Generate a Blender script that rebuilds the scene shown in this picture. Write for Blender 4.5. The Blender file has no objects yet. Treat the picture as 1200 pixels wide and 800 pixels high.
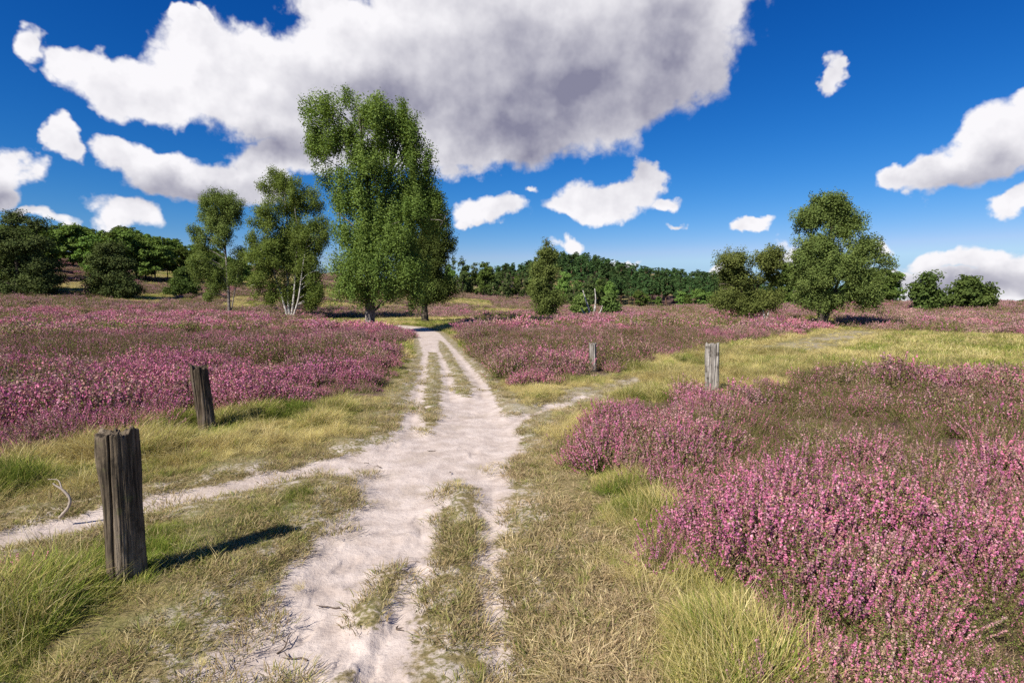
import bpy, math, random
import numpy as np
from mathutils import Vector

SEED = 11
rng = np.random.default_rng(SEED)
random.seed(SEED)
scene = bpy.context.scene
COL = scene.collection

# ------------------------------------------------------------------ camera numbers
F, CX, CY, HOR, EYE = 667.0, 600.0, 400.0, 352.0, 1.7
PITCH = math.atan((CY - HOR) / F)
CP, SP = math.cos(PITCH), math.sin(PITCH)


def ray(px, py):
    a, b = (px - CX) / F, (CY - py) / F
    return np.array([a, CP + b * SP, -SP + b * CP])


def project(x, y, z):
    dz = z - EYE
    f = y * CP - dz * SP
    u = y * SP + dz * CP
    f = np.maximum(f, 1e-3)
    return CX + F * x / f, CY - F * u / f


# ------------------------------------------------------------------ noise
def _h(ix, iy, iz=0, s=0):
    ix = np.asarray(ix, dtype=np.int64).astype(np.uint64)
    iy = np.asarray(iy, dtype=np.int64).astype(np.uint64)
    iz = np.asarray(iz, dtype=np.int64).astype(np.uint64)
    h = ix * np.uint64(374761393) + iy * np.uint64(668265263) + iz * np.uint64(2147483647) + np.uint64(s * 1274126177 + 977)
    h = (h ^ (h >> np.uint64(13))) * np.uint64(1274126177)
    h &= np.uint64(0xFFFFFFFF)
    h = (h ^ (h >> np.uint64(16))) * np.uint64(2246822519)
    h &= np.uint64(0xFFFFFFFF)
    h ^= h >> np.uint64(13)
    return h.astype(np.float64) / 4294967295.0


def vn2(x, y, s=0):
    x = np.asarray(x, float); y = np.asarray(y, float)
    ix, iy = np.floor(x), np.floor(y)
    fx, fy = x - ix, y - iy
    fx = fx * fx * (3 - 2 * fx); fy = fy * fy * (3 - 2 * fy)
    a = _h(ix, iy, 0, s) * (1 - fx) + _h(ix + 1, iy, 0, s) * fx
    b = _h(ix, iy + 1, 0, s) * (1 - fx) + _h(ix + 1, iy + 1, 0, s) * fx
    return a * (1 - fy) + b * fy


def fbm2(x, y, o=4, s=0):
    t = 0; a = 0.5; n = 0
    for k in range(o):
        t = t + a * vn2(np.asarray(x) * 2 ** k + 17.3 * k, np.asarray(y) * 2 ** k - 9.1 * k, s + k)
        n += a; a *= 0.5
    return t / n


def vn3(p, s=0):
    i = np.floor(p); f = p - i; f = f * f * (3 - 2 * f)
    r = 0
    for dx in (0, 1):
        for dy in (0, 1):
            for dz in (0, 1):
                w = (f[:, 0] if dx else 1 - f[:, 0]) * (f[:, 1] if dy else 1 - f[:, 1]) * (f[:, 2] if dz else 1 - f[:, 2])
                r = r + w * _h(i[:, 0] + dx, i[:, 1] + dy, i[:, 2] + dz, s)
    return r


def sstep(a, b, x):
    t = np.clip((x - a) / (b - a), 0, 1)
    return t * t * (3 - 2 * t)


# ------------------------------------------------------------------ terrain
def gauss(x, y, cx, cy, sx, sy):
    return np.exp(-0.5 * (((x - cx) / sx) ** 2 + ((y - cy) / sy) ** 2))


def terrain(x, y):
    x = np.asarray(x, float); y = np.asarray(y, float)
    d = np.hypot(x, y)
    z = -0.012 * np.clip(d - 10, 0, 190) - 0.004 * np.clip(d - 200, 0, 1500)
    z = z + 12.5 * gauss(x, y, -118, 140, 50, 52)
    z = z + 7.0 * gauss(x, y, -60, 190, 50, 50)
    z = z + 18.5 * gauss(x, y, 24, 285, 56, 46) + 5.5 * gauss(x, y, 110, 300, 60, 50)
    z = z + 2.4 * gauss(x, y, 64, 82, 30, 22)
    amp = 0.06 + 0.5 * sstep(8, 70, d)
    z = z + amp * (fbm2(x / 14.0, y / 14.0, 3, 3) - 0.5) * sstep(2, 9, d)
    return z


def at(px, py, dmax=190.0):
    r = ray(px, py)
    t = 1.0
    while True:
        p = r * t
        if EYE + p[2] <= terrain(p[0], p[1]):
            break
        if math.hypot(p[0], p[1]) > dmax:
            return np.array([p[0], p[1], float(terrain(p[0], p[1]))])
        t *= 1.02
    lo, hi = t / 1.02, t
    for _ in range(20):
        m = (lo + hi) / 2
        p = r * m
        if EYE + p[2] <= terrain(p[0], p[1]):
            hi = m
        else:
            lo = m
    p = r * hi
    return np.array([p[0], p[1], float(terrain(p[0], p[1]))])


def at_depth(px, py, Y):
    r = ray(px, py)
    p = r * (Y / r[1])
    return np.array([p[0], p[1], p[2] + EYE])


# ------------------------------------------------------------------ ground zones
def gp(pts, dmax=130.0):
    return np.array([at(a, b, dmax)[:2] for a, b in pts])


def psd(P, x, y):
    """signed distance to polygon P in metres, positive inside"""
    x = np.asarray(x, float); y = np.asarray(y, float)
    best = np.full(x.shape, 1e18); ins = np.zeros(x.shape, bool)
    n = len(P)
    for i in range(n):
        ax, ay = P[i]; bx, by = P[(i + 1) % n]
        ex, ey = bx - ax, by - ay
        L = ex * ex + ey * ey + 1e-12
        t = np.clip(((x - ax) * ex + (y - ay) * ey) / L, 0, 1)
        best = np.minimum(best, (x - ax - t * ex) ** 2 + (y - ay - t * ey) ** 2)
        if abs(ey) > 1e-12:
            c = ((ay > y) != (by > y)) & (x < ex * (y - ay) / ey + ax)
            ins ^= c
    d = np.sqrt(best)
    return np.where(ins, d, -d)


SAND = [gp(p) for p in (
    [(150, 840), (205, 790), (248, 746), (288, 703), (323, 671), (350, 639), (394, 596), (420, 574), (404, 556), (357, 558), (304, 571), (250, 580),
     (175, 600), (100, 617), (40, 632), (-60, 655), (-160, 680), (-160, 640), (-40, 625), (50, 606), (120, 590), (200, 572), (250, 564),
     (304, 551), (357, 541), (427, 524), (454, 513), (470, 486), (486, 445), (495, 413), (489, 394), (478, 388), (455, 385), (468, 381), (500, 384), (515, 390),
     (527, 402), (543, 418), (569, 445), (585, 472), (594, 487), (618, 480), (622, 488), (609, 499),
     (614, 526), (596, 542), (604, 563), (599, 585), (592, 606), (594, 650), (600, 715), (604, 740), (615, 812)],
    [(637, 612), (655, 625), (668, 660), (672, 690), (655, 668), (640, 640)],
    [(600, 487), (626, 476), (680, 461), (740, 445), (740, 453), (690, 470), (637, 485), (609, 499)],
    [(880, 403), (950, 393), (1010, 386), (1016, 390), (960, 399), (900, 409)],
    [(585, 812), (595, 770), (607, 770), (612, 812)],
)]
ISL = [gp(p) for p in (
    [(502, 412), (513, 413), (517, 430), (519, 452), (513, 491), (503, 500), (495, 488), (497, 450)],
    [(514, 398), (522, 402), (540, 429), (555, 450), (552, 464), (537, 464), (528, 435), (513, 408)],
    [(530, 567), (554, 567), (560, 590), (561, 606), (560, 650), (562, 703), (566, 760), (576, 812), (480, 812), (492, 740), (498, 703), (512, 650), (514, 606)],
    [(455, 623), (490, 611), (492, 630), (484, 655), (466, 714), (452, 780), (408, 790), (404, 730), (420, 690), (434, 655)],
)]
HL = gp([(-420, 690), (-150, 605), (0, 560), (31, 545), (105, 524), (178, 511), (252, 487), (331, 484), (400, 471), (447, 465), (462, 440), (479, 405),
         (484, 395), (462, 390), (380, 385), (300, 372), (150, 367), (0, 365), (-420, 365)])
HM = gp([(529, 391), (546, 412), (577, 442), (592, 454), (625, 457), (660, 452), (690, 445), (740, 433), (800, 418), (860, 404), (920, 393), (960, 387), (990, 383),
         (900, 374), (800, 369), (680, 366), (600, 366), (545, 379)])
HR = gp([(690, 484), (740, 473), (790, 468), (830, 467), (870, 459), (940, 446), (1010, 441), (1100, 446), (1200, 450), (1350, 455), (1650, 460), (1900, 700), (1700, 900), (1100, 950), (880, 930),
         (885, 820), (905, 775), (850, 735), (838, 695), (792, 682), (762, 648), (760, 612), (818, 612), (800, 582), (750, 566), (700, 566), (664, 553), (676, 505)])
HS = gp([(-160, 700), (0, 690), (26, 686), (30, 700), (0, 718), (-160, 750)])
HF = gp([(985, 384), (1090, 391), (1200, 394), (1400, 402), (1700, 410), (1700, 352), (1200, 357), (1010, 358), (975, 374)])


def zones(x, y):
    """sand: metres inside bare sand; heath: metres inside heather; wear: short trodden grass"""
    x = np.asarray(x, float); y = np.asarray(y, float)
    d = np.hypot(x, y)
    sand = np.full(x.shape, -1e3)
    for k, P in enumerate(SAND):
        q = psd(P, x, y)
        if k == 2:
            q = np.minimum(q, 0.25) - 0.12 + 0.9 * (fbm2(x / 0.6, y / 0.6, 3, 62) - 0.52)
        if k == 3:
            q = np.minimum(q, 0.5) - 1.0 + 1.5 * (fbm2(x / 1.3, y / 1.3, 3, 61) - 0.55)
        sand = np.maximum(sand, q)
    isl = np.full(x.shape, -1e3)
    for k, P in enumerate(ISL):
        s = psd(P, x, y) - 0.03
        if k == 3:
            s = np.minimum(s, 0.30) - 0.16 - 0.85 * (fbm2(x * 2.6, y * 2.6, 4, 55) - 0.50)
        isl = np.maximum(isl, s)
    wear = np.maximum(isl, sand + 0.5)
    sand = np.minimum(sand, -isl)
    heath = np.full(x.shape, -1e3)
    for P in (HL, HM, HR, HS, HF):
        heath = np.maximum(heath, psd(P, x, y))
    # beyond the drawn fields: rough heath with patches of pale grass
    far = sstep(48, 60, d)
    patch = (fbm2(x / 11.0, y / 16.0, 3, 71) - 0.50) * 30
    heath = np.where(heath < 0, heath * (1 - far) + far * np.maximum(heath, patch), heath)
    return sand, heath, wear


# ------------------------------------------------------------------ materials
class NT:
    def __init__(self, tree):
        self.t = tree
        self.n = tree.nodes
        self.l = tree.links

    def node(self, typ, ins=None, **kw):
        nd = self.n.new(typ)
        for k, v in kw.items():
            setattr(nd, k, v)
        for k, v in (ins or {}).items():
            s = nd.inputs[k]
            if isinstance(v, bpy.types.NodeSocket):
                self.l.new(v, s)
            else:
                s.default_value = v
        return nd

    def math(self, op, a, b=0.0, c=0.0, clamp=False):
        nd = self.node('ShaderNodeMath', {0: a, 1: b, 2: c}, operation=op, use_clamp=clamp)
        return nd.outputs[0]

    def mix(self, f, a, b, blend='MIX'):
        nd = self.n.new('ShaderNodeMix')
        nd.data_type = 'RGBA'; nd.blend_type = blend
        for s, v in ((nd.inputs[0], f), (nd.inputs[6], a), (nd.inputs[7], b)):
            if isinstance(v, bpy.types.NodeSocket):
                self.l.new(v, s)
            else:
                s.default_value = v if not isinstance(v, tuple) or len(v) == 4 else (*v, 1)
        return nd.outputs[2]

    def noise(self, vec, scale, detail=4, rough=0.55, dist=0.0):
        nd = self.node('ShaderNodeTexNoise', {'Scale': scale, 'Detail': detail, 'Roughness': rough, 'Distortion': dist})
        if vec is not None:
            self.l.new(vec, nd.inputs['Vector'])
        return nd.outputs[0]

    def ramp(self, f, a, b, smooth=True):
        nd = self.node('ShaderNodeMapRange', {0: f, 1: a, 2: b, 3: 0.0, 4: 1.0})
        nd.interpolation_type = 'SMOOTHSTEP' if smooth else 'LINEAR'
        return nd.outputs[0]

    def attr(self, name):
        return self.node('ShaderNodeAttribute', attribute_name=name)


def new_mat(name):
    m = bpy.data.materials.new(name)
    m.use_nodes = True
    m.node_tree.nodes.clear()
    return m, NT(m.node_tree)


def finish(nt, sh):
    o = nt.n.new('ShaderNodeOutputMaterial')
    nt.l.new(sh, o.inputs[0])


def leaf_mat(name, c1, c2, trans=0.32, tcol=None, rnd=0.25, gloss=0.0):
    """two-tone foliage, thin leaves that let some light through"""
    m, nt = new_mat(name)
    v = nt.attr('v').outputs['Fac']
    oi = nt.node('ShaderNodeObjectInfo').outputs['Random']
    col = nt.mix(v, c1, c2)
    hsv = nt.node('ShaderNodeHueSaturation', {'Hue': nt.math('MULTIPLY_ADD', oi, 0.03, 0.485), 'Value': nt.math('MULTIPLY_ADD', oi, rnd, 1 - rnd / 2), 'Color': col})
    d = nt.node('ShaderNodeBsdfDiffuse', {'Color': hsv.outputs[0]})
    tc = nt.mix(1.0, hsv.outputs[0], tcol or (1.0, 1.0, 0.55), 'MULTIPLY')
    t = nt.node('ShaderNodeBsdfTranslucent', {'Color': tc})
    s = nt.node('ShaderNodeMixShader', {0: trans, 1: d.outputs[0], 2: t.outputs[0]})
    out = s.outputs[0]
    if gloss:
        g = nt.node('ShaderNodeBsdfGlossy', {'Roughness': 0.5, 'Color': (1, 1, 1, 1)})
        out = nt.node('ShaderNodeMixShader', {0: gloss, 1: out, 2: g.outputs[0]}).outputs[0]
    finish(nt, out)
    return m


def col_mat(name, trans=0.25, rnd=0.3, hue=0.02):
    """colour carried by the plant part itself (attribute Col), varied a little from plant to plant"""
    m, nt = new_mat(name)
    c = nt.attr('Col').outputs['Color']
    oi = nt.node('ShaderNodeObjectInfo').outputs['Random']
    hsv = nt.node('ShaderNodeHueSaturation', {'Hue': nt.math('MULTIPLY_ADD', oi, hue, 0.5 - hue / 2), 'Value': nt.math('MULTIPLY_ADD', oi, rnd, 1 - rnd / 2), 'Color': c})
    d = nt.node('ShaderNodeBsdfDiffuse', {'Color': hsv.outputs[0]})
    t = nt.node('ShaderNodeBsdfTranslucent', {'Color': hsv.outputs[0]})
    s = nt.node('ShaderNodeMixShader', {0: trans, 1: d.outputs[0], 2: t.outputs[0]})
    finish(nt, s.outputs[0])
    return m


def bark_mat(name, base, dark, scale=(14, 14, 2.5), bump=0.5, marks=False):
    m, nt = new_mat(name)
    tc = nt.node('ShaderNodeTexCoord').outputs['Object']
    mp = nt.node('ShaderNodeMapping', {'Vector': tc, 'Scale': scale}).outputs[0]
    n = nt.noise(mp, 1.0, 6, 0.65)
    f = nt.ramp(n, 0.38, 0.62)
    col = nt.mix(f, dark, base)
    if marks:
        mp2 = nt.node('ShaderNodeMapping', {'Vector': tc, 'Scale': (3.0, 3.0, 9.0)}).outputs[0]
        f2 = nt.ramp(nt.noise(mp2, 1.0, 3, 0.6), 0.56, 0.64)
        col = nt.mix(f2, col, (0.03, 0.025, 0.02))
    b = nt.node('ShaderNodeBump', {'Strength': bump, 'Distance': 0.02, 'Height': n})
    p = nt.node('ShaderNodeBsdfPrincipled', {'Base Color': col, 'Roughness': 0.9, 'Specular IOR Level': 0.15, 'Normal': b.outputs[0]})
    finish(nt, p.outputs[0])
    return m


def post_mat(name, c_dark, c_mid, c_light, moss=0.0):
    m, nt = new_mat(name)
    tc = nt.node('ShaderNodeTexCoord').outputs['Object']
    mp = nt.node('ShaderNodeMapping', {'Vector': tc, 'Scale': (34, 34, 2.2)}).outputs[0]
    fine = nt.noise(mp, 1.0, 8, 0.7, 0.4)
    mp2 = nt.node('ShaderNodeMapping', {'Vector': tc, 'Scale': (9, 9, 1.6)}).outputs[0]
    broad = nt.noise(mp2, 1.0, 4, 0.6)
    col = nt.mix(nt.ramp(fine, 0.36, 0.58), c_dark, c_mid)
    col = nt.mix(nt.ramp(nt.math('MULTIPLY', fine, broad), 0.26, 0.42), col, c_light)
    blot = nt.noise(tc, 7.0, 5, 0.65)
    col = nt.mix(nt.math('MULTIPLY', nt.ramp(blot, 0.52, 0.66), 0.75), col, (0.035, 0.028, 0.02))
    if moss:
        mo = nt.math('MULTIPLY', nt.ramp(nt.noise(tc, 11.0, 5, 0.7), 0.55, 0.68), moss)
        col = nt.mix(mo, col, (0.10, 0.12, 0.035))
    h = nt.math('ADD', nt.math('MULTIPLY', fine, 0.8), nt.math('MULTIPLY', blot, 0.4))
    b = nt.node('ShaderNodeBump', {'Strength': 0.9, 'Distance': 0.02, 'Height': h})
    p = nt.node('ShaderNodeBsdfPrincipled', {'Base Color': col, 'Roughness': 0.92, 'Specular IOR Level': 0.12, 'Normal': b.outputs[0]})
    finish(nt, p.outputs[0])
    return m


def ground_material():
    m, nt = new_mat('ground')
    geo = nt.node('ShaderNodeNewGeometry').outputs['Position']
    sand = nt.attr('sand').outputs['Fac']
    heath = nt.attr('heath').outputs['Fac']
    wear = nt.attr('wear').outputs['Fac']
    bare = nt.attr('bare').outputs['Fac']
    n_big = nt.noise(geo, 0.9, 4, 0.6)
    n_mid = nt.noise(geo, 5.0, 5, 0.62)
    n_fin = nt.noise(geo, 34.0, 5, 0.65)
    n_grn = nt.noise(geo, 190.0, 3, 0.7)
    # sand: pale, slightly pink, speckled with darker crumbs
    sc = nt.mix(nt.ramp(n_mid, 0.3, 0.7), (0.385, 0.315, 0.27), (0.53, 0.45, 0.395))
    sc = nt.mix(nt.math('MULTIPLY', nt.ramp(n_fin, 0.58, 0.72), 0.5), sc, (0.30, 0.24, 0.20))
    sc = nt.mix(nt.math('MULTIPLY', nt.ramp(n_grn, 0.60, 0.70), 0.7), sc, (0.17, 0.125, 0.09))
    sc = nt.mix(nt.math('MULTIPLY', nt.ramp(n_grn, 0.40, 0.26), 0.5), sc, (0.60, 0.53, 0.48))
    stain = nt.noise(geo, 1.6, 5, 0.65)
    sc = nt.mix(nt.math('MULTIPLY', nt.ramp(stain, 0.50, 0.68), 0.55), sc, (0.33, 0.265, 0.205))
    # turf: straw, moss and earth
    tcol = nt.mix(nt.ramp(n_fin, 0.35, 0.65), (0.10, 0.08, 0.036), (0.32, 0.25, 0.125))
    tcol = nt.mix(nt.math('MULTIPLY', nt.ramp(n_mid, 0.42, 0.62), 0.7), tcol, (0.13, 0.14, 0.038))
    far_turf = nt.mix(nt.ramp(n_big, 0.4, 0.65), (0.20, 0.155, 0.07), (0.13, 0.14, 0.045))
    tcol = nt.mix(0.35, tcol, far_turf)
    # heath soil: peat with heather litter
    hcol = nt.mix(nt.ramp(n_fin, 0.35, 0.65), (0.035, 0.028, 0.018), (0.12, 0.075, 0.06))
    hcol = nt.mix(nt.math('MULTIPLY', nt.ramp(n_big, 0.4, 0.7), 0.5), hcol, (0.17, 0.085, 0.105))
    jit = nt.math('MULTIPLY_ADD', nt.math('ADD', n_mid, n_fin), 0.35, -0.35)
    hf = nt.ramp(nt.math('ADD', heath, jit), -0.15, 0.15)
    base = nt.mix(hf, tcol, hcol)
    sj = nt.math('ADD', sand, nt.math('MULTIPLY_ADD', n_fin, 0.30, nt.math('MULTIPLY_ADD', n_mid, 0.5, -0.40)))
    sf = nt.ramp(sj, -0.05, 0.06)
    # sand showing through trodden grass
    thin = nt.math('MULTIPLY', nt.ramp(nt.math('ADD', nt.math('MULTIPLY', n_fin, 0.6), nt.math('MULTIPLY', n_mid, 0.6)), 0.57, 0.70), nt.ramp(wear, -0.05, 0.4))
    sf = nt.math('MAXIMUM', sf, nt.math('MULTIPLY', thin, 0.8))
    sf = nt.math('MAXIMUM', sf, bare)
    col = nt.mix(sf, base, sc)
    h = nt.math('ADD', nt.math('MULTIPLY', n_fin, 0.012), nt.math('ADD', nt.math('MULTIPLY', n_mid, 0.018), nt.math('MULTIPLY', n_grn, 0.003)))
    b = nt.node('ShaderNodeBump', {'Strength': 0.8, 'Distance': 1.0, 'Height': h})
    p = nt.node('ShaderNodeBsdfPrincipled', {'Base Color': col, 'Roughness': 0.95, 'Specular IOR Level': 0.08, 'Normal': b.outputs[0]})
    finish(nt, p.outputs[0])
    return m


# ------------------------------------------------------------------ mesh and object helpers
def mesh(name, v, f, mats, attrs=None, mat_index=None, smooth=False):
    me = bpy.data.meshes.new(name)
    me.from_pydata(np.asarray(v, dtype=np.float32), [], f)
    for m in mats:
        me.materials.append(m)
    if mat_index is not None:
        me.polygons.foreach_set('material_index', np.asarray(mat_index, dtype=np.int32))
    for k, a in (attrs or {}).items():
        a = np.asarray(a, dtype=np.float32)
        if a.ndim == 1:
            at_ = me.attributes.new(k, 'FLOAT', 'POINT')
            at_.data.foreach_set('value', a)
        else:
            at_ = me.attributes.new(k, 'FLOAT_COLOR', 'POINT')
            at_.data.foreach_set('color', np.c_[a, np.ones(len(a))].astype(np.float32).ravel())
    if smooth:
        me.polygons.foreach_set('use_smooth', np.ones(len(me.polygons), dtype=bool))
    me.update()
    return me


def link(name, me, parent=None, loc=None):
    o = bpy.data.objects.new(name, me)
    COL.objects.link(o)
    if parent is not None:
        o.parent = parent
    if loc is not None:
        o.location = loc
    return o


def tag(o, label=None, cat=None, group=None, kind=None):
    for k, v in (('label', label), ('category', cat), ('group', group), ('kind', kind)):
        if v:
            o[k] = v
    return o


def empty(name, loc, label, cat, group=None):
    o = bpy.data.objects.new(name, None)
    o.empty_display_size = 0.3
    COL.objects.link(o)
    o.location = loc
    return tag(o, label, cat, group)


def unit(a):
    return a / np.maximum(np.linalg.norm(a, axis=-1, keepdims=True), 1e-9)


def leaf_quads(c, size, aspect=0.6, up=0.35, g=rng, face=None):
    """rhombic leaves at points c"""
    n = len(c)
    nrm = unit(g.normal(size=(n, 3)) + np.array([0, 0, up]) + (0 if face is None else face))
    t = unit(np.cross(nrm, g.normal(size=(n, 3))))
    b = np.cross(nrm, t)
    s = (size * g.uniform(0.65, 1.35, n))[:, None] if np.isscalar(size) else size[:, None]
    v = np.stack([c - t * s, c + b * s * aspect, c + t * s, c - b * s * aspect], 1).reshape(-1, 3)
    f = np.arange(n * 4).reshape(-1, 4)
    return v, f


def tube(pts, rad, nseg=8, wob=0.0, g=rng):
    pts = np.asarray(pts, float); rad = np.asarray(rad, float)
    n = len(pts)
    tan = unit(np.gradient(pts, axis=0))
    ref = np.array([0.0, 1.0, 0.0]) if abs(tan[0][1]) < 0.9 else np.array([1.0, 0, 0])
    a = unit(np.cross(tan, ref)); b = np.cross(tan, a)
    th = np.linspace(0, 2 * np.pi, nseg, endpoint=False)
    r = rad[:, None] * (1 + wob * g.normal(size=(n, nseg)))
    v = pts[:, None] + r[..., None] * (np.cos(th)[None, :, None] * a[:, None] + np.sin(th)[None, :, None] * b[:, None])
    v = v.reshape(-1, 3)
    f = []
    for i in range(n - 1):
        for j in range(nseg):
            k = (j + 1) % nseg
            f.append((i * nseg + j, i * nseg + k, (i + 1) * nseg + k, (i + 1) * nseg + j))
    v = np.r_[v, pts[-1:]]
    e = len(v) - 1
    for j in range(nseg):
        f.append(((n - 1) * nseg + j, (n - 1) * nseg + (j + 1) % nseg, e))
    return v, f


def merge(parts):
    V, Fs, o = [], [], 0
    for v, f in parts:
        V.append(v)
        Fs.extend([tuple(int(i) + o for i in q) for q in f])
        o += len(v)
    return np.concatenate(V), Fs


def curve(p, n=8):
    """smooth polyline through the points p"""
    p = np.asarray(p, float)
    if len(p) < 3:
        t = np.linspace(0, 1, n)[:, None]
        return p[0] * (1 - t) + p[-1] * t
    q = np.r_[[2 * p[0] - p[1]], p, [2 * p[-1] - p[-2]]]
    out = []
    for i in range(1, len(q) - 2):
        for t in np.linspace(0, 1, n, endpoint=False):
            out.append(0.5 * ((2 * q[i]) + (-q[i - 1] + q[i + 1]) * t + (2 * q[i - 1] - 5 * q[i] + 4 * q[i + 1] - q[i + 2]) * t * t
                              + (-q[i - 1] + 3 * q[i] - 3 * q[i + 1] + q[i + 2]) * t ** 3))
    out.append(p[-1])
    return np.array(out)


# ------------------------------------------------------------------ ground sheet
def build_ground():
    ang = np.r_[np.radians(np.arange(-54, 54.01, 0.12)), np.radians(np.arange(58, 306, 6.0))]
    rad = np.r_[[0.4, 0.8, 1.2], 1.5 * np.exp(np.arange(0, 5.3, 0.0068)), [330, 380, 450, 560, 750, 1100, 1800, 3200]]
    A, R = np.meshgrid(ang, rad)
    x = (R * np.sin(A)).ravel(); y = (R * np.cos(A)).ravel()
    z = terrain(x, y)
    d = np.hypot(x, y)
    m = (d < 150) & (y > 0.2 * d)
    sand = np.full(len(x), -5.0); heath = np.full(len(x), -5.0); wear = np.full(len(x), -5.0)
    sand[m], heath[m], wear[m] = zones(x[m], y[m])
    heath[~m] = (fbm2(x[~m] / 11.0, y[~m] / 16.0, 3, 71) - 0.50) * 30
    sand = np.clip(sand, -3, 3)
    near = 1 - sstep(12, 22, d)
    # the track is worn down a little, with ruts, footprints and crumbs
    s01 = sstep(-0.25, 0.35, sand)
    z = z - 0.07 * s01 * near
    lump = (fbm2(x * 2.0, y * 2.0, 2, 21) - 0.5) * 0.035 + (fbm2(x * 12, y * 12, 3, 22) - 0.5) * 0.011
    z = z + near * (lump * s01 + (1 - s01) * (fbm2(x * 1.7, y * 1.7, 4, 23) - 0.45) * 0.10)
    # footprints and scuffs in the soft sand
    gq = np.random.default_rng(404)
    idx = np.where((d < 11) & (y > 0.5 * d) & (sand > 0.05))[0]
    for _ in range(34):
        c_ = idx[gq.integers(0, len(idx))]
        cx_, cy_ = x[c_], y[c_]
        hd = gq.normal(0.05, 0.35)
        q = idx[(np.abs(x[idx] - cx_) < 0.4) & (np.abs(y[idx] - cy_) < 0.4)]
        u_ = (x[q] - cx_) * math.sin(hd) + (y[q] - cy_) * math.cos(hd)
        w_ = (x[q] - cx_) * math.cos(hd) - (y[q] - cy_) * math.sin(hd)
        rr = np.sqrt((u_ / 0.14) ** 2 + (w_ / (0.052 + 0.012 * np.sign(u_))) ** 2)
        z[q] += gq.uniform(0.3, 0.7) * (-0.014 * sstep(1.0, 0.65, rr) + 0.006 * np.exp(-((rr - 1.25) / 0.25) ** 2))
    # a bare sandy scar on the slope beyond the big birch
    bare = np.zeros(len(x))
    for (px, py, rx, ry) in ((529, 361, 2.6, 3.0), (700, 364, 3.0, 2.0)):
        c = at(px, py)
        bare = np.maximum(bare, sstep(0.35, 0.75, np.exp(-((x - c[0]) / rx) ** 2 - ((y - c[1]) / ry) ** 2) + 0.4 * (fbm2(x, y, 3, 5) - 0.5)))
    ta, tb = at(650, 472), at(1012, 389)
    tt = np.clip(((x - ta[0]) * (tb[0] - ta[0]) + (y - ta[1]) * (tb[1] - ta[1])) / ((tb - ta)[:2] @ (tb - ta)[:2]), 0, 1)
    dl = np.hypot(x - ta[0] - tt * (tb[0] - ta[0]), y - ta[1] - tt * (tb[1] - ta[1]))
    bare = np.maximum(bare, 0.40 * sstep(1.5, 0.4, dl) * sstep(0.3, 0.6, fbm2(x / 0.9, y / 0.9, 3, 66)))
    nr, na = R.shape
    i = np.arange(nr - 1)[:, None] * na + np.arange(na)[None]
    j = np.arange(nr - 1)[:, None] * na + (np.arange(na)[None] + 1) % na
    f = np.stack([i, i + na, j + na, j], -1).reshape(-1, 4)
    v = np.c_[x, y, z]
    v = np.r_[v, [[0, 0, float(terrain(0.0, 0.0))]]]
    f2 = np.stack([np.full(na, len(v) - 1), np.arange(na), (np.arange(na) + 1) % na], -1)
    faces = [tuple(q) for q in f2.tolist()]
    me = mesh('ground', v, f.tolist() + faces, [ground_material()],
              {'sand': np.r_[sand, -3], 'heath': np.r_[heath, -3], 'wear': np.r_[wear, -3], 'bare': np.r_[bare, 0]}, smooth=True)
    o = link('ground', me)
    tag(o, 'gently rolling sandy heath ground with a pale sandy track', None, None, 'structure')
    o['category'] = 'ground'
    return o


# ------------------------------------------------------------------ scattering of uncountable ground cover
def proto_collection(name, meshes):
    c = bpy.data.collections.new(name)          # never linked to the scene: only the scattered copies are drawn
    for k, me in enumerate(meshes):
        o = bpy.data.objects.new('%s_%02d' % (name, k), me)
        c.objects.link(o)
    return c


def scatter(name, label, cat, pts, rot, scl, idx, coll):
    me = bpy.data.meshes.new(name)
    me.from_pydata(np.asarray(pts, np.float32), [], [])
    a = me.attributes.new('rot', 'FLOAT_VECTOR', 'POINT'); a.data.foreach_set('vector', np.asarray(rot, np.float32).ravel())
    a = me.attributes.new('scl', 'FLOAT_VECTOR', 'POINT'); a.data.foreach_set('vector', np.asarray(scl, np.float32).ravel())
    a = me.attributes.new('idx', 'INT', 'POINT'); a.data.foreach_set('value', np.asarray(idx, np.int32))
    o = link(name, me)
    ng = bpy.data.node_groups.new(name + '_spread', 'GeometryNodeTree')
    ng.interface.new_socket('Geometry', in_out='INPUT', socket_type='NodeSocketGeometry')
    ng.interface.new_socket('Geometry', in_out='OUTPUT', socket_type='NodeSocketGeometry')
    N, L = ng.nodes, ng.links
    gi, go = N.new('NodeGroupInput'), N.new('NodeGroupOutput')
    ci = N.new('GeometryNodeCollectionInfo')
    ci.inputs['Collection'].default_value = coll
    ci.inputs['Separate Children'].default_value = True
    ci.inputs['Reset Children'].default_value = True
    ip = N.new('GeometryNodeInstanceOnPoints')
    ip.inputs['Pick Instance'].default_value = True

    def na(nm, t):
        q = N.new('GeometryNodeInputNamedAttribute'); q.data_type = t; q.inputs[0].default_value = nm
        return q.outputs[0]
    L.new(gi.outputs[0], ip.inputs['Points'])
    L.new(ci.outputs[0], ip.inputs['Instance'])
    L.new(na('idx', 'INT'), ip.inputs['Instance Index'])
    L.new(na('rot', 'FLOAT_VECTOR'), ip.inputs['Rotation'])
    L.new(na('scl', 'FLOAT_VECTOR'), ip.inputs['Scale'])
    L.new(ip.outputs[0], go.inputs[0])
    md = o.modifiers.new('spread', 'NODES'); md.node_group = ng
    return tag(o, label, cat, None, 'stuff')


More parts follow.
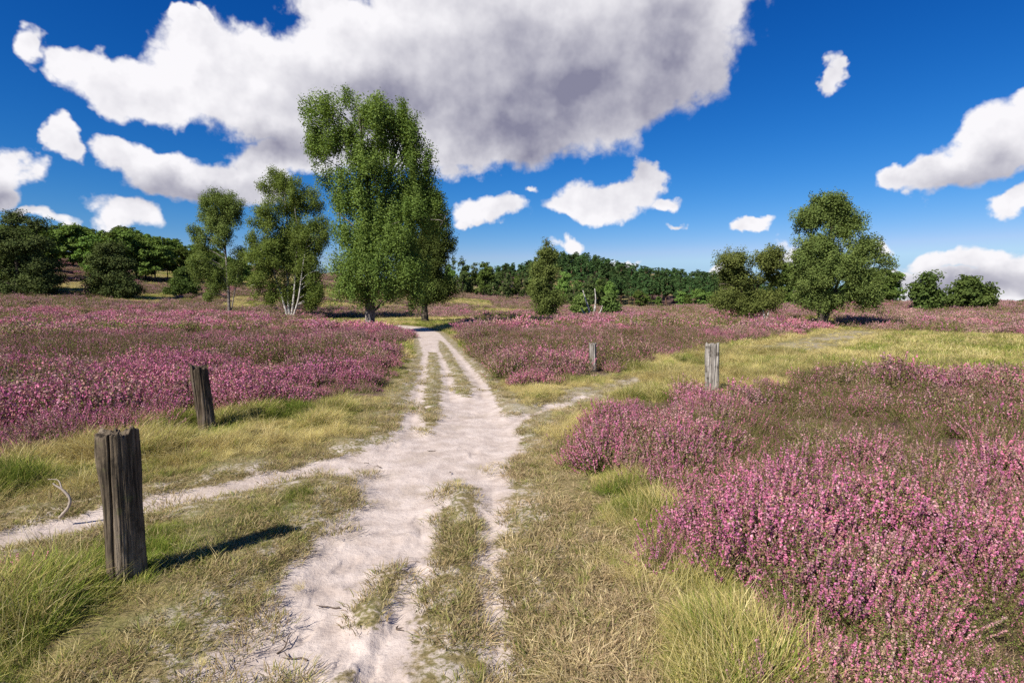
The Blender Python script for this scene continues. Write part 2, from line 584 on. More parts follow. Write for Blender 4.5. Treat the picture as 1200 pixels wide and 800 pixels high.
def fan(n, r0, r1, a0=-50, a1=50, power=1.0, g=rng):
    """points in the camera's fan; density per square metre falls as r**-power"""
    u = g.uniform(size=n)
    e = 2 - power
    r = (r0 ** e + u * (r1 ** e - r0 ** e)) ** (1 / e) if abs(e) > 1e-6 else r0 * (r1 / r0) ** u
    a = np.radians(g.uniform(a0, a1, n))
    return r * np.sin(a), r * np.cos(a), r


# ---- heather sprigs
PINK = np.array([[0.58, 0.195, 0.32], [0.51, 0.145, 0.265], [0.61, 0.31, 0.375], [0.42, 0.20, 0.185]])
DULL = np.array([[0.47, 0.25, 0.28], [0.42, 0.22, 0.23], [0.34, 0.21, 0.16], [0.45, 0.31, 0.25]])
BROWN = np.array([[0.27, 0.17, 0.10], [0.23, 0.17, 0.08], [0.33, 0.21, 0.15], [0.21, 0.18, 0.065]])
GREEN = np.array([[0.12, 0.165, 0.032], [0.17, 0.21, 0.045], [0.09, 0.125, 0.03], [0.20, 0.20, 0.06]])


def heather_clump(name, radius, height, n_sprig, n_flor, flor, n_leaf, pal, bloom, mat, seed, stems=True):
    g = np.random.default_rng(seed)
    V, C, Fq, o = [], [], [], 0
    rr = radius * np.sqrt(g.uniform(0, 1, n_sprig)); aa = g.uniform(0, 2 * np.pi, n_sprig)
    tipx, tipy = rr * np.cos(aa), rr * np.sin(aa)
    hh = height * (1 - 0.45 * (rr / radius) ** 2) * g.uniform(0.7, 1.12, n_sprig)
    base = np.c_[tipx * 0.35, tipy * 0.35, np.zeros(n_sprig)]
    tip = np.c_[tipx, tipy, hh] + np.c_[g.normal(0, 0.16 * height, (n_sprig, 2)), np.zeros(n_sprig)]
    mid = (base + tip) / 2 + np.c_[tipx * 0.18, tipy * 0.18, hh * 0.06]

    def pos(i, t):
        t = t[:, None]
        return base[i] * (1 - t) ** 2 + 2 * mid[i] * t * (1 - t) + tip[i] * t ** 2
    # flowers along the upper part of each sprig
    live = g.uniform(size=n_sprig) < bloom
    bl = np.where(live)[0]
    shade = g.integers(0, 4, n_sprig)
    if len(bl) and n_flor:
        i = np.repeat(bl, n_flor)
        t = g.uniform(0.45, 1.0, len(i)) ** 0.9
        c = pos(i, t) + g.normal(0, flor * 0.8, (len(i), 3)) * (1.35 - t)[:, None]
        v, f = leaf_quads(c, flor * g.uniform(0.7, 1.3, len(i)), 0.8, 0.25, g)
        col = pal[(shade[i] + (g.uniform(size=len(i)) < 0.3)) % 4] * g.uniform(0.8, 1.2, (len(i), 1))
        V.append(v); Fq.append(f + o); C.append(np.repeat(col, 4, 0)); o += len(v)
    dead = np.where(~live)[0]
    if len(dead) and n_flor:
        k = max(3, n_flor // 2)
        i = np.repeat(dead, k)
        t = g.uniform(0.35, 1.0, len(i))
        c = pos(i, t) + g.normal(0, flor * 0.6, (len(i), 3))
        v, f = leaf_quads(c, flor * g.uniform(0.6, 1.2, len(i)), 0.6, 0.2, g)
        pp = np.r_[BROWN, GREEN]
        col = pp[g.integers(0, 8, len(i))] * g.uniform(0.8, 1.2, (len(i), 1))
        V.append(v); Fq.append(f + o); C.append(np.repeat(col, 4, 0)); o += len(v)
    # scale leaves below
    if n_leaf:
        i = np.repeat(np.arange(n_sprig), n_leaf)
        t = g.uniform(0.1, 0.8, len(i))
        c = pos(i, t) + g.normal(0, flor * 1.3, (len(i), 3))
        v, f = leaf_quads(c, flor * g.uniform(0.8, 1.5, len(i)), 0.4, 0.2, g)
        pp = np.r_[GREEN, GREEN, BROWN]
        col = pp[g.integers(0, 12, len(i))] * g.uniform(0.8, 1.25, (len(i), 1))
        V.append(v); Fq.append(f + o); C.append(np.repeat(col, 4, 0)); o += len(v)
    if stems:
        i = np.arange(n_sprig)
        w = unit(np.c_[-tipy, tipx, np.zeros(n_sprig)] + 1e-4) * flor * 0.16
        rows = []
        for t in (0.0, 0.5, 1.0):
            p = pos(i, np.full(n_sprig, t)); rows += [p - w, p + w]
        v = np.stack(rows, 1).reshape(-1, 3)
        b = (np.arange(n_sprig) * 6)[:, None]
        f = np.concatenate([b + np.array([0, 1, 3, 2]), b + np.array([2, 3, 5, 4])])
        V.append(v); Fq.append(f + o); C.append(np.tile([[0.12, 0.075, 0.05]], (len(v), 1))); o += len(v)
    return mesh(name, np.concatenate(V), np.concatenate(Fq).tolist(), [mat], {'Col': np.concatenate(C)})


# ---- grass tufts
def grass_tuft(name, n, radius, hmin, hmax, width, pal, lean, mat, seed, bend=0.5, comb=0.0):
    g = np.random.default_rng(seed)
    r = radius * np.sqrt(g.uniform(0, 1, n)); a = g.uniform(0, 2 * np.pi, n)
    b = np.c_[r * np.cos(a), r * np.sin(a), np.zeros(n)]
    h = g.uniform(hmin, hmax, n)
    out = unit(np.c_[np.cos(a), np.sin(a)] * (r / radius)[:, None] + g.normal(0, 0.6, (n, 2)) + np.array([comb, 0]))
    ln = lean * g.uniform(0.4, 1.4, n)
    dirx = out * (h * ln)[:, None]
    side = np.c_[-out[:, 1], out[:, 0], np.zeros(n)]
    rows = []
    for k, t in enumerate((0.0, 0.35, 0.7, 1.0)):
        p = b + np.c_[dirx * (t ** 1.6), h * (t - bend * ln * t * t * 0.55)]
        w = width * (1.0, 0.85, 0.55, 0.06)[k] * g.uniform(0.7, 1.3, n)[:, None] / 2
        tw = unit(side + g.normal(0, 0.35, (n, 3)))
        rows += [p - tw * w, p + tw * w]
    v = np.stack(rows, 1).reshape(-1, 3)
    q = (np.arange(n) * 8)[:, None]
    f = np.concatenate([q + np.array([0, 1, 3, 2]), q + np.array([2, 3, 5, 4]), q + np.array([4, 5, 7, 6])])
    c = pal[g.integers(0, len(pal), n)] * g.uniform(0.75, 1.25, (n, 1))
    return mesh(name, v, f.tolist(), [mat], {'Col': np.repeat(c, 8, 0)})


STRAW = np.array([[0.598, 0.49, 0.2], [0.506, 0.422, 0.158], [0.667, 0.57, 0.284], [0.414, 0.353, 0.116], [0.46, 0.353, 0.158]])
FRESH = np.array([[0.192, 0.241, 0.042], [0.252, 0.287, 0.053], [0.156, 0.207, 0.037], [0.348, 0.345, 0.084], [0.48, 0.425, 0.147]])
LUSH = np.array([[0.125, 0.178, 0.027], [0.175, 0.23, 0.037], [0.106, 0.149, 0.025], [0.3, 0.299, 0.068]])
DRYPALE = np.array([[0.561, 0.432, 0.241], [0.464, 0.348, 0.196], [0.634, 0.516, 0.299], [0.342, 0.264, 0.138], [0.415, 0.3, 0.172]])
DRYSH = np.array([[0.38, 0.294, 0.147], [0.483, 0.395, 0.21], [0.299, 0.249, 0.105], [0.196, 0.203, 0.058], [0.345, 0.249, 0.137]])


def build_cover():
    hm = col_mat('heather_sprig', 0.22, 0.35, 0.03)
    gm = col_mat('grass_blade', 0.38, 0.35, 0.02)
    # prototypes. kinds: bright bloom, dull bloom, over and brown, green
    def kinds(tag_, radius, height, ns, nf, fl, nl, var, stems, sd):
        out = []
        for k, (pal, bloom) in enumerate(((PINK, 0.78), (DULL, 0.66), (DULL, 0.26), (PINK, 0.08))):
            for q in range(var):
                out.append(heather_clump('%s_%d_%d' % (tag_, k, q), radius, height, ns, nf, fl, nl, pal, bloom, hm, sd + 10 * k + q, stems))
        return out
    VAR = 3
    near = proto_collection('sprigs_near', kinds('a', 0.19, 0.29, 64, 34, 0.0046, 26, VAR, True, 100))
    midc = proto_collection('sprigs_mid', kinds('b', 0.27, 0.36, 80, 14, 0.0092, 10, VAR, True, 200))
    farc = proto_collection('sprigs_far', kinds('c', 0.62, 0.42, 110, 9, 0.022, 5, VAR, False, 300))
    tufts = []
    for q in range(3):   # 0-2 fresh, 3-5 straw, 6-8 lush, 9-11 short dry, 12-13 seed stalks
        tufts.append(grass_tuft('f%d' % q, 70, 0.11, 0.12, 0.30, 0.0055, FRESH, 0.75, gm, 400 + q, 0.7, 0.5))
    for q in range(3):
        tufts.append(grass_tuft('s%d' % q, 70, 0.11, 0.12, 0.32, 0.0048, STRAW, 0.9, gm, 410 + q, 0.75, 0.7))
    for q in range(3):
        tufts.append(grass_tuft('l%d' % q, 80, 0.12, 0.10, 0.26, 0.006, LUSH, 0.7, gm, 420 + q, 0.7, 0.4))
    for q in range(3):
        tufts.append(grass_tuft('d%d' % q, 60, 0.10, 0.015, 0.06, 0.0045, DRYSH, 1.1, gm, 430 + q, 0.6, 0.2))
    for q in range(2):
        tufts.append(grass_tuft('k%d' % q, 14, 0.10, 0.35, 0.60, 0.003, STRAW[:3], 0.35, gm, 440 + q, 0.4, 0.2))
    for q in range(3):   # 14-16 trodden straw
        tufts.append(grass_tuft('p%d' % q, 64, 0.11, 0.02, 0.08, 0.0045, DRYPALE, 1.4, gm, 446 + q, 0.7, 0.3))
    tufc = proto_collection('tufts', tufts)
    tfar = []
    for q in range(3):
        tfar.append(grass_tuft('ff%d' % q, 70, 0.30, 0.12, 0.34, 0.018, FRESH, 0.7, gm, 450 + q, 0.6, 0.3))
    for q in range(3):
        tfar.append(grass_tuft('fs%d' % q, 70, 0.30, 0.12, 0.36, 0.016, STRAW, 0.8, gm, 460 + q, 0.6, 0.3))
    tfarc = proto_collection('tufts_far', tfar)

    g = np.random.default_rng(77)

    def lay(x, y, s, tilt=0.12, yaw=None):
        n = len(x)
        z = terrain(x, y)
        yaw = g.uniform(0, 2 * np.pi, n) if yaw is None else yaw
        return np.c_[x, y, z - 0.01], np.c_[g.normal(0, tilt, n), g.normal(0, tilt, n), yaw], np.c_[s, s, s]

    def bloom_kind(x, y, right):
        """where the heather flowers brightly, where it is dull, brown or green"""
        n = len(x)
        a = fbm2(x / 2.6, y / 2.6, 3, 91); b = fbm2(x / 0.8, y / 0.8, 3, 92)
        c = fbm2(x / 7.0, y / 10.0, 3, 93)
        d = np.hypot(x, y)
        q = 0.45 * a + 0.25 * b + 0.3 * c + g.normal(0, 0.05, n)
        px, py = project(x, y, terrain(x, y) + 0.2)
        # broad flowering habit of this heath
        if right == 'right':
            q = q + 0.005 + 0.75 * (fbm2(x / 0.6, y / 0.6, 2, 97) - 0.52) - 0.05 * sstep(9.2, 12, d)
            gr = at(1140, 515); q = q - 0.26 * np.exp(-((x - gr[0]) / 2.4) ** 2 - ((y - gr[1]) / 1.7) ** 2)
            gr = at(940, 735); q = q - 0.28 * np.exp(-((x - gr[0]) / 0.40) ** 2 - ((y - gr[1]) / 0.5) ** 2)
        elif right == 'left':
            for (ax, ay, sx, sy, w) in ((60, 470, 3.2, 2.0, -0.10), (40, 415, 7, 2.6, -0.09), (330, 455, 2.2, 2.2, 0.16), (150, 385, 12, 4, 0.10), (60, 515, 3, 1.2, 0.10), (250, 470, 3, 1.2, 0.08)):
                gr = at(ax, ay); q = q + w * np.exp(-((x - gr[0]) / sx) ** 2 - ((y - gr[1]) / sy) ** 2)
            q = q - 0.005
        else:
            q = q - 0.02 - 0.025 * sstep(24, 40, d) + (0.02 if right == 'distant' else 0)
        q = 0.5 + (q - 0.5) * 1.7 - 0.01
        k = np.where(q > 0.53, 0, np.where(q > 0.45, 1, np.where(q > 0.38, 2, 3)))
        if right == 'distant':
            k = np.where((k == 0) & (g.uniform(size=n) < 0.75), 1, k)
            west = (x < -10) | ((y > 90) & (x < 40))
            k = np.where(west & (g.uniform(size=n) < 0.55), 2, k)
        return k

    fields = {'left': HL, 'middle': HM, 'right': HR}
    acc = {k: {'n': [], 'm': [], 'f': []} for k in ('left', 'middle', 'right', 'distant', 'small')}

    def which(x, y):
        w = np.full(len(x), 'distant', dtype=object)
        for k, P in fields.items():
            w[psd(P, x, y) > -0.3] = k
        w[psd(HS, x, y) > -0.3] = 'small'
        return w
    PP = [(at(149, 680)[:2], 0.33, 0.9), (at(243, 503)[:2], 0.30, 0.7), (at(834, 460)[:2], 0.35, 1.3), (at(695, 436)[:2], 0.35, 0.9)]

    def clear(x, y):
        ok = np.ones(len(x), bool)
        for c, rr, ln in PP:
            u = -c / np.linalg.norm(c)
            t = np.clip((x - c[0]) * u[0] + (y - c[1]) * u[1], 0, ln)
            ok &= np.hypot(x - c[0] - t * u[0], y - c[1] - t * u[1]) > rr
        return ok
    for lod, (n, r0, r1, pw, s0, s1) in {'n': (7000, 2.2, 9.5, 0.6, 0.75, 1.3), 'm': (27000, 9.0, 34, 1.0, 0.75, 1.35), 'f': (50000, 32, 175, 1.1, 0.8, 1.5)}.items():
        x, y, r = fan(n, r0, r1, -51, 51, pw, g)
        _, h, _ = zones(x, y)
        edge = (fbm2(x * 1.4, y * 1.4, 3, 8) - 0.5) * 0.5
        keep = (h + edge * (1 if lod != 'f' else 4) > g.uniform(0.0, 0.25, n)) & clear(x, y)
        if lod != 'f':
            hollow = fbm2(x / 0.42 + 3.3, y / 0.42, 2, 18)
            keep &= (hollow > 0.46) | (g.uniform(size=n) < 0.2)
        x, y, r, h = x[keep], y[keep], r[keep], h[keep]
        w = which(x, y)
        for key in acc:
            mm = w == key
            if not mm.any():
                continue
            xx, yy, hh = x[mm], y[mm], h[mm]
            kd = bloom_kind(xx, yy, key)
            lump = sstep(0.3, 0.66, 0.6 * fbm2(xx / 0.95, yy / 0.95, 2, 14) + 0.4 * fbm2(xx / 2.4, yy / 2.4, 2, 15))
            s = g.uniform(s0, s1, len(xx)) * (0.48 + 0.85 * lump) * (0.72 + 0.28 * sstep(0, 0.5, hh))
            if lod != 'f':
                low = (lump < 0.42) & (g.uniform(size=len(xx)) < 0.75)
                kd = np.where(low, np.maximum(kd, 2 + (g.uniform(size=len(xx)) < 0.6)), kd)
            if key == 'right':
                kd = np.where(g.uniform(size=len(xx)) < 0.13, 3, kd)
            if key == 'right':
                s = s * np.where(kd == 3, 0.7, 1.0) * 1.08
            if key == 'small':
                s *= 0.75
            p, ro, sc = lay(xx, yy, s, 0.26)
            if lod == 'f':
                sc[:, 2] *= 0.8
            acc[key][lod].append((p, ro, sc, kd * VAR + g.integers(0, VAR, len(xx))))
    labels = {'left': 'pink blooming heather field spreading left of the sandy track',
              'middle': 'dusky pink heather field between the sandy track and the grassy side track',
              'right': 'bushy magenta heather filling the near right beside the pale post',
              'distant': 'far purple and brown heather reaching back to the woods',
              'small': 'small pink heather patch at the near left edge by the thick dark post'}
    colls = {'n': near, 'm': midc, 'f': farc}
    extra = {'n': 'sprigs close by', 'm': '', 'f': ''}
    for key in acc:
        for lod in 'nmf':
            if not acc[key][lod]:
                continue
            P, R_, S, I = (np.concatenate(t) for t in zip(*acc[key][lod]))
            if len(P) < 4:
                continue
            lb = labels[key]
            if key != 'small' and key != 'distant':
                lb += {'n': ', its nearest edge', 'm': ', its middle stretch', 'f': ', its farthest stretch'}[lod]
            scatter('heather', lb, 'heather', P, R_, S, I, colls[lod])

    # ---- grass
    def flow(x, y):
        return 2 * np.pi * fbm2(x / 1.3, y / 1.3, 2, 31) * 1.6

    def grass_set(n, r0, r1, pw, far=False):
        x, y, r = fan(n, r0, r1, -51, 51, pw, g)
        s, h, w = zones(x, y)
        return x, y, r, s, h, w
    # verge grass
    x, y, r, s, h, w = grass_set(78000, 1.9, 22, 0.9)
    sd = s + (fbm2(x * 3, y * 3, 3, 41) - 0.5) * 0.35
    keep = (sd < np.where((r < 4.4) & (x < 0), -0.40, -0.14)) & (h < 0.22) & (w < 0.25 + g.uniform(-0.2, 0.1, len(x)))
    ctr = np.array([psd(P, x, y) for P in ISL]).max(0)
    keep &= ctr < -0.05
    rightside = (x > at(600, 600)[0] * 0 + 0.0) & (y < 8.5) & (x > 0.0)
    trod = (x > -0.1) & (y < 7) & (h < -0.35) & (x < 1.6)       # trodden turf right of the track
    keep &= ~(trod & (g.uniform(size=len(x)) < 0.82))
    x, y, r, s, h, w = (q[keep] for q in (x, y, r, s, h, w))
    nz = fbm2(x / 1.2, y / 1.2, 3, 43) + g.normal(0, 0.08, len(x))
    nz2 = fbm2(x / 0.5, y / 0.5, 2, 44)
    kd = np.where(nz > 0.61, 2, np.where(nz > 0.47, 0, 1))
    kd = np.where((x > 0) & (g.uniform(size=len(x)) < 0.45), 1, kd)
    idx = kd * 3 + g.integers(0, 3, len(x))
    stalk = g.uniform(size=len(x)) < 0.02
    idx = np.where(stalk, 12 + g.integers(0, 2, len(x)), idx)
    tall = (0.18 + 0.47 * sstep(0.15, 1.2, -s)) * (0.30 + 1.35 * sstep(0.32, 0.72, nz2))
    p, ro, sc = lay(x, y, np.where(stalk, 0.7, tall), 0.28, flow(x, y) + g.normal(0, 0.5, len(x)))
    sc[:, :2] = np.maximum(sc[:, :2], (0.26 + 0.38 * sstep(0.3, 1.0, -s))[:, None])
    sc[:, 2] *= np.where(clear(x, y), 1.0, 0.28)
    lf = x < 0
    scatter('grass', 'tussocky green and straw grass verge left of the sandy track', 'grass', p[lf], ro[lf], sc[lf], idx[lf], tufc)
    scatter('grass', 'dry yellowish grass verge between the sandy track and the right heather', 'grass', p[~lf], ro[~lf], sc[~lf], idx[~lf], tufc)
    # trodden short grass on and beside the track
    x, y, r, s, h, w = grass_set(80000, 1.9, 32, 1.0)
    ctr = np.array([psd(P, x, y) for P in ISL]).max(0)
    m4 = psd(ISL[3], x, y)
    thin = fbm2(x * 2.2, y * 2.2, 3, 47)
    turf = (s < np.where(r > 9, -0.06, 0.0)) & (h < 0.0) & (thin > 0.36) & ((ctr > -0.02) | (w > -0.2) | ((x > -0.1) & (y < 8) & (x < 2.2)))
    keep = turf | ((s < 0.25) & (thin > 0.62) & (g.uniform(size=len(x)) < 0.25))
    keep &= ~((m4 > -0.1) & (s > 0.0))
    keep &= (r < 15) | (ctr > -0.02)
    x, y, s, ctr, thin, r = x[keep], y[keep], s[keep], ctr[keep], thin[keep], r[keep]
    kd = np.where(g.uniform(size=len(x)) < 0.80, 3, np.where(g.uniform(size=len(x)) < 0.5, 1, 0))
    sc0 = np.where(kd == 3, g.uniform(0.6, 1.4, len(x)), g.uniform(0.16, 0.32, len(x)))
    p, ro, sc = lay(x, y, sc0, 0.12)
    p[:, 2] -= 0.02 * (s > -0.2)
    ix = kd * 3 + g.integers(0, 3, len(x))
    strawy = (x > -0.25) & (y < 8.5) & (g.uniform(size=len(x)) < 0.25 + 0.5 * sstep(0.2, 0.9, x))
    ix = np.where(strawy, 14 + g.integers(0, 3, len(x)), ix)
    sc[:, :] = np.where(strawy[:, None], g.uniform(0.6, 1.3, len(x))[:, None], sc)
    scatter('grass', 'short trodden dry grass along the middle strips of the sandy track', 'grass', p, ro, sc, ix, tufc)
    # grass farther off: the side track and the pale meadow
    x, y, r, s, h, w = grass_set(80000, 17.0, 140, 1.15)
    pn = fbm2(x / 3, y / 3, 3, 48)
    keep = (s < -0.45) & (h < 0.3) & (np.array([psd(P, x, y) for P in ISL]).max(0) < -0.5)
    ar, br = at(690, 462), at(1010, 388)
    tt = np.clip(((x - ar[0]) * (br[0] - ar[0]) + (y - ar[1]) * (br[1] - ar[1])) / ((br - ar)[:2] @ (br - ar)[:2]), 0, 1)
    dl = np.hypot(x - ar[0] - tt * (br[0] - ar[0]), y - ar[1] - tt * (br[1] - ar[1]))
    keep &= ~((dl < 1.0) & (g.uniform(size=len(x)) < 0.4))
    x, y, pn, h, dl = x[keep], y[keep], pn[keep], h[keep], dl[keep]
    green = (pn > 0.55) | ((x > at(960, 410)[0]) & (g.uniform(size=len(x)) < 0.55) & (dl > 2.0))
    kd = np.where(green & (g.uniform(size=len(x)) < 0.8) & (dl > 1.8), 0, 1)
    p, ro, sc = lay(x, y, g.uniform(0.45, 1.0, len(x)) * (0.35 + 0.65 * sstep(0.8, 2.4, dl)), 0.15)
    scatter('grass', 'pale straw and green grass along the side track and meadow beyond the posts', 'grass', p, ro, sc, kd * 3 + g.integers(0, 3, len(x)), tfarc)


# ------------------------------------------------------------------ posts
def wood_post(label, px, py, topy, tpx, wid, mat, seed, square=0.0, crack=None, topslope=0.0, bulge=0.0, group='weathered wooden posts along the tracks'):
    """a weathered timber post: irregular section, long grain grooves, drying crack, broken top"""
    g = np.random.default_rng(seed)
    b = at(px, py)
    top = at_depth(tpx, topy, b[1] * 0.995)
    H = top[2] - b[2]
    dx = top[0] - b[0]
    R = wid * b[1] / F / 2
    nu, nv = 220, 90
    th = np.linspace(0, 2 * np.pi, nu, endpoint=False)
    rows = []
    ph = g.uniform(0, 6, 6)
    for j in range(nv + 1):
        t = j / nv
        zz = -0.12 + t * (H + 0.12)
        tz = max(0, zz / H)
        r = 1 + 0.06 * np.cos(2 * th + ph[0]) + 0.05 * np.cos(3 * th + ph[1] + 0.8 * tz) + 0.025 * np.cos(5 * th + ph[2])
        if square:
            sq = 1 / np.maximum(np.abs(np.cos(th + 0.3)), np.abs(np.sin(th + 0.3)))
            r = r * (1 - square) + square * np.minimum(sq, 1.28) * 0.9
        grain = fbm2(th * 9.0, np.full(nu, tz * 2.2 + 5), 3, seed) - 0.5
        # close the seam
        grain2 = fbm2((th - 2 * np.pi) * 9.0, np.full(nu, tz * 2.2 + 5), 3, seed) - 0.5
        wgt = sstep(5.6, 6.28, th)
        grain = grain * (1 - wgt) + grain2 * wgt
        r = r + 0.07 * grain + 0.16 * (fbm2(np.cos(th) * 1.3 + 7, np.sin(th) * 1.3 + tz * 2.6 + seed, 3, seed + 9) - 0.5)
        r = r * (1 + bulge * (np.exp(-((tz - 0.82) / 0.18) ** 2) - 0.6 * np.exp(-((tz - 0.48) / 0.2) ** 2)) * (0.5 + 0.5 * np.cos(th - 2.8)))
        for (ca, cw, cd) in (crack or []):
            a = (th - ca - 0.10 * math.sin(3.1 * tz + ca) + np.pi) % (2 * np.pi) - np.pi
            r = r - cd * np.exp(-(a / cw) ** 2) * (0.35 + 0.65 * tz)
        x = R * r * np.cos(th) + dx * tz
        y = R * r * np.sin(th)
        zt = np.full(nu, zz)
        k = sstep(0.90, 1.0, t)
        zt = zt + k * (topslope * np.cos(th) * R + (fbm2(np.cos(th) * 2.5 + 9, np.sin(th) * 2.5, 3, seed + 3) - 0.5) * 0.12)
        rows.append(np.c_[x, y, zt])
    # worn top: rings running in to the centre
    last = rows[-1]
    c = last.mean(0)
    for q in (0.94, 0.75, 0.5, 0.25):
        rr = c + (last - c) * q
        rr[:, 2] = last[:, 2] * q + c[2] * (1 - q) + (fbm2(rr[:, 0] * 40, rr[:, 1] * 40, 3, seed + 5) - 0.5) * 0.045 - 0.012 * (1 - q) + (0.008 if q > 0.9 else 0)
        rows.append(rr)
    v = np.concatenate(rows)
    n = len(rows)
    f = []
    for j in range(n - 1):
        for i in range(nu):
            k = (i + 1) % nu
            f.append((j * nu + i, j * nu + k, (j + 1) * nu + k, (j + 1) * nu + i))
    v = np.r_[v, [c - np.array([0, 0, 0.012])]]
    for i in range(nu):
        f.append(((n - 1) * nu + i, (n - 1) * nu + (i + 1) % nu, len(v) - 1))
    o = link('wooden_post', mesh('wooden_post', v, f, [mat], smooth=True), None, b)
    return tag(o, label, 'post', group)


def build_posts():
    dark = post_mat('old_dark_wood', (0.03, 0.023, 0.016), (0.14, 0.108, 0.074), (0.29, 0.235, 0.175), 0.35)
    brown = post_mat('old_brown_wood', (0.025, 0.018, 0.012), (0.095, 0.07, 0.048), (0.19, 0.155, 0.12), 0.2)
    grey = post_mat('bleached_grey_wood', (0.10, 0.085, 0.07), (0.30, 0.27, 0.235), (0.46, 0.43, 0.39), 0.1)
    wood_post('thick dark weathered wooden post with a long crack, standing nearest in the left verge', 149, 680, 508, 135, 38, dark, 5, 0.25, [(-1.55, 0.045, 0.34), (-2.35, 0.05, 0.10), (-0.95, 0.04, 0.07), (2.0, 0.08, 0.2)], 0.02, 0.13)
    wood_post('dark wooden post leaning left with a slanted top, at the edge of the left heather', 243, 503, 430, 231, 19, brown, 8, 0.3, [(-1.9, 0.07, 0.35), (-1.0, 0.05, 0.10)], -0.25, 0.05)
    wood_post('pale grey split wooden post standing at the edge of the right heather', 834, 460, 404, 836, 16.5, grey, 14, 0.55, [(-1.35, 0.08, 0.4), (-2.2, 0.06, 0.2)], 0.1, 0.0)
    wood_post('small pale wooden post half hidden in the middle heather', 695, 436, 403, 695, 8.5, grey, 21, 0.45, [(-1.5, 0.08, 0.3)], 0.0, 0.0)


# ------------------------------------------------------------------ trees
def crown_points(blobs, n, per, droop, spread, g, gap=0.36, gscale=1.1, shell=2.4, sub=0.5, tw=8):
    """leaf positions: boughs spread through the crown, twigs on each bough, a spray of leaves on each twig; sky shows between the boughs"""
    B = np.array(blobs, float)                   # cx cy cz rx ry rz
    wt = (B[:, 3] * B[:, 4] * B[:, 5]) ** 0.72
    nb = max(8, int(n / per / tw))
    k = g.choice(len(B), size=int(nb * 2.4), p=wt / wt.sum())
    u = unit(g.normal(size=(len(k), 3))) * (g.uniform(size=len(k)) ** (1 / shell))[:, None]
    b = B[k, :3] + u * B[k, 3:6] * 0.86
    ns = vn3(b / gscale + 31.7, 7)
    b = b[ns > gap][:nb]
    j = np.repeat(np.arange(len(b)), tw)
    size = g.uniform(0.6, 1.4, len(b))[j][:, None] * sub
    o1 = unit(g.normal(size=(len(j), 3))) * (g.uniform(0, 1, (len(j), 1)) ** 0.45) * np.array([0.95, 0.95, 0.7]) * size
    p = b[j] + o1
    ctr = np.average(B[:, :3], axis=0, weights=wt)
    fc = unit(p - ctr) * 0.6 + unit(o1 + np.array([0, 0, 0.25 * sub])) * 1.0 + unit(g.normal(size=p.shape)) * 0.5
    i = np.repeat(np.arange(len(p)), per)
    off = np.clip(g.normal(0, 1, (len(i), 3)), -1.7, 1.7) * np.array([spread, spread, spread * 0.7])
    t = g.uniform(0, 1, len(i))
    off[:, 2] -= droop * (t - 0.4)               # hanging sprays
    return p[i] + off, i, fc[i]


def make_crown(name, blobs, n, per, droop, spread, leaf, mat, seed, gap=0.36, gscale=1.1, aspect=0.6, up=0.35, parent=None, shell=2.4, sub=0.5, tw=8):
    g = np.random.default_rng(seed)
    c, twg, face = crown_points(blobs, n, per, droop, spread, g, gap, gscale, shell, sub, tw)
    v, f = leaf_quads(c, leaf * g.uniform(0.6, 1.4, len(c)), aspect, up, g, face)
    tone = np.clip(g.uniform(0, 1, twg.max() + 1)[twg] * 0.35 + g.uniform(0, 1, twg.max() // tw + 1)[twg // tw] * 0.35 + g.uniform(0, 0.3, len(c)), 0, 1)
    return mesh(name, v, f.tolist(), [mat], {'v': np.repeat(tone, 4)})


def limbs_to(stem_pts, stem_r, blobs, g, per=3, r0=0.05, droop=0.0):
    """limbs from the stem out into each part of the crown"""
    out = []
    for b in blobs:
        c, r = np.array(b[:3]), np.array(b[3:6])
        for _ in range(per):
            tgt = c + unit(g.normal(size=3)) * r * g.uniform(0.25, 0.65)
            low = np.where(stem_pts[:, 2] < tgt[2] - 0.15 * abs(tgt[2]))[0]
            if len(low) == 0:
                continue
            dd = np.linalg.norm((stem_pts[low] - tgt) * np.array([1, 1, 0.7]), axis=1)
            s = low[np.argmin(dd)]
            a = stem_pts[s]
            m = (a + tgt) / 2 + np.array([0, 0, 0.12 * np.linalg.norm(tgt - a)])
            m[:2] += g.normal(0, 0.08, 2) * np.linalg.norm(tgt - a)
            e = tgt - np.array([0, 0, droop])
            pts = curve([a, m, tgt, e] if droop else [a, m, tgt], 4)
            ra = min(r0, stem_r[s] * 0.65)
            out.append(tube(pts, np.linspace(ra, 0.008, len(pts)), 5))
    return out


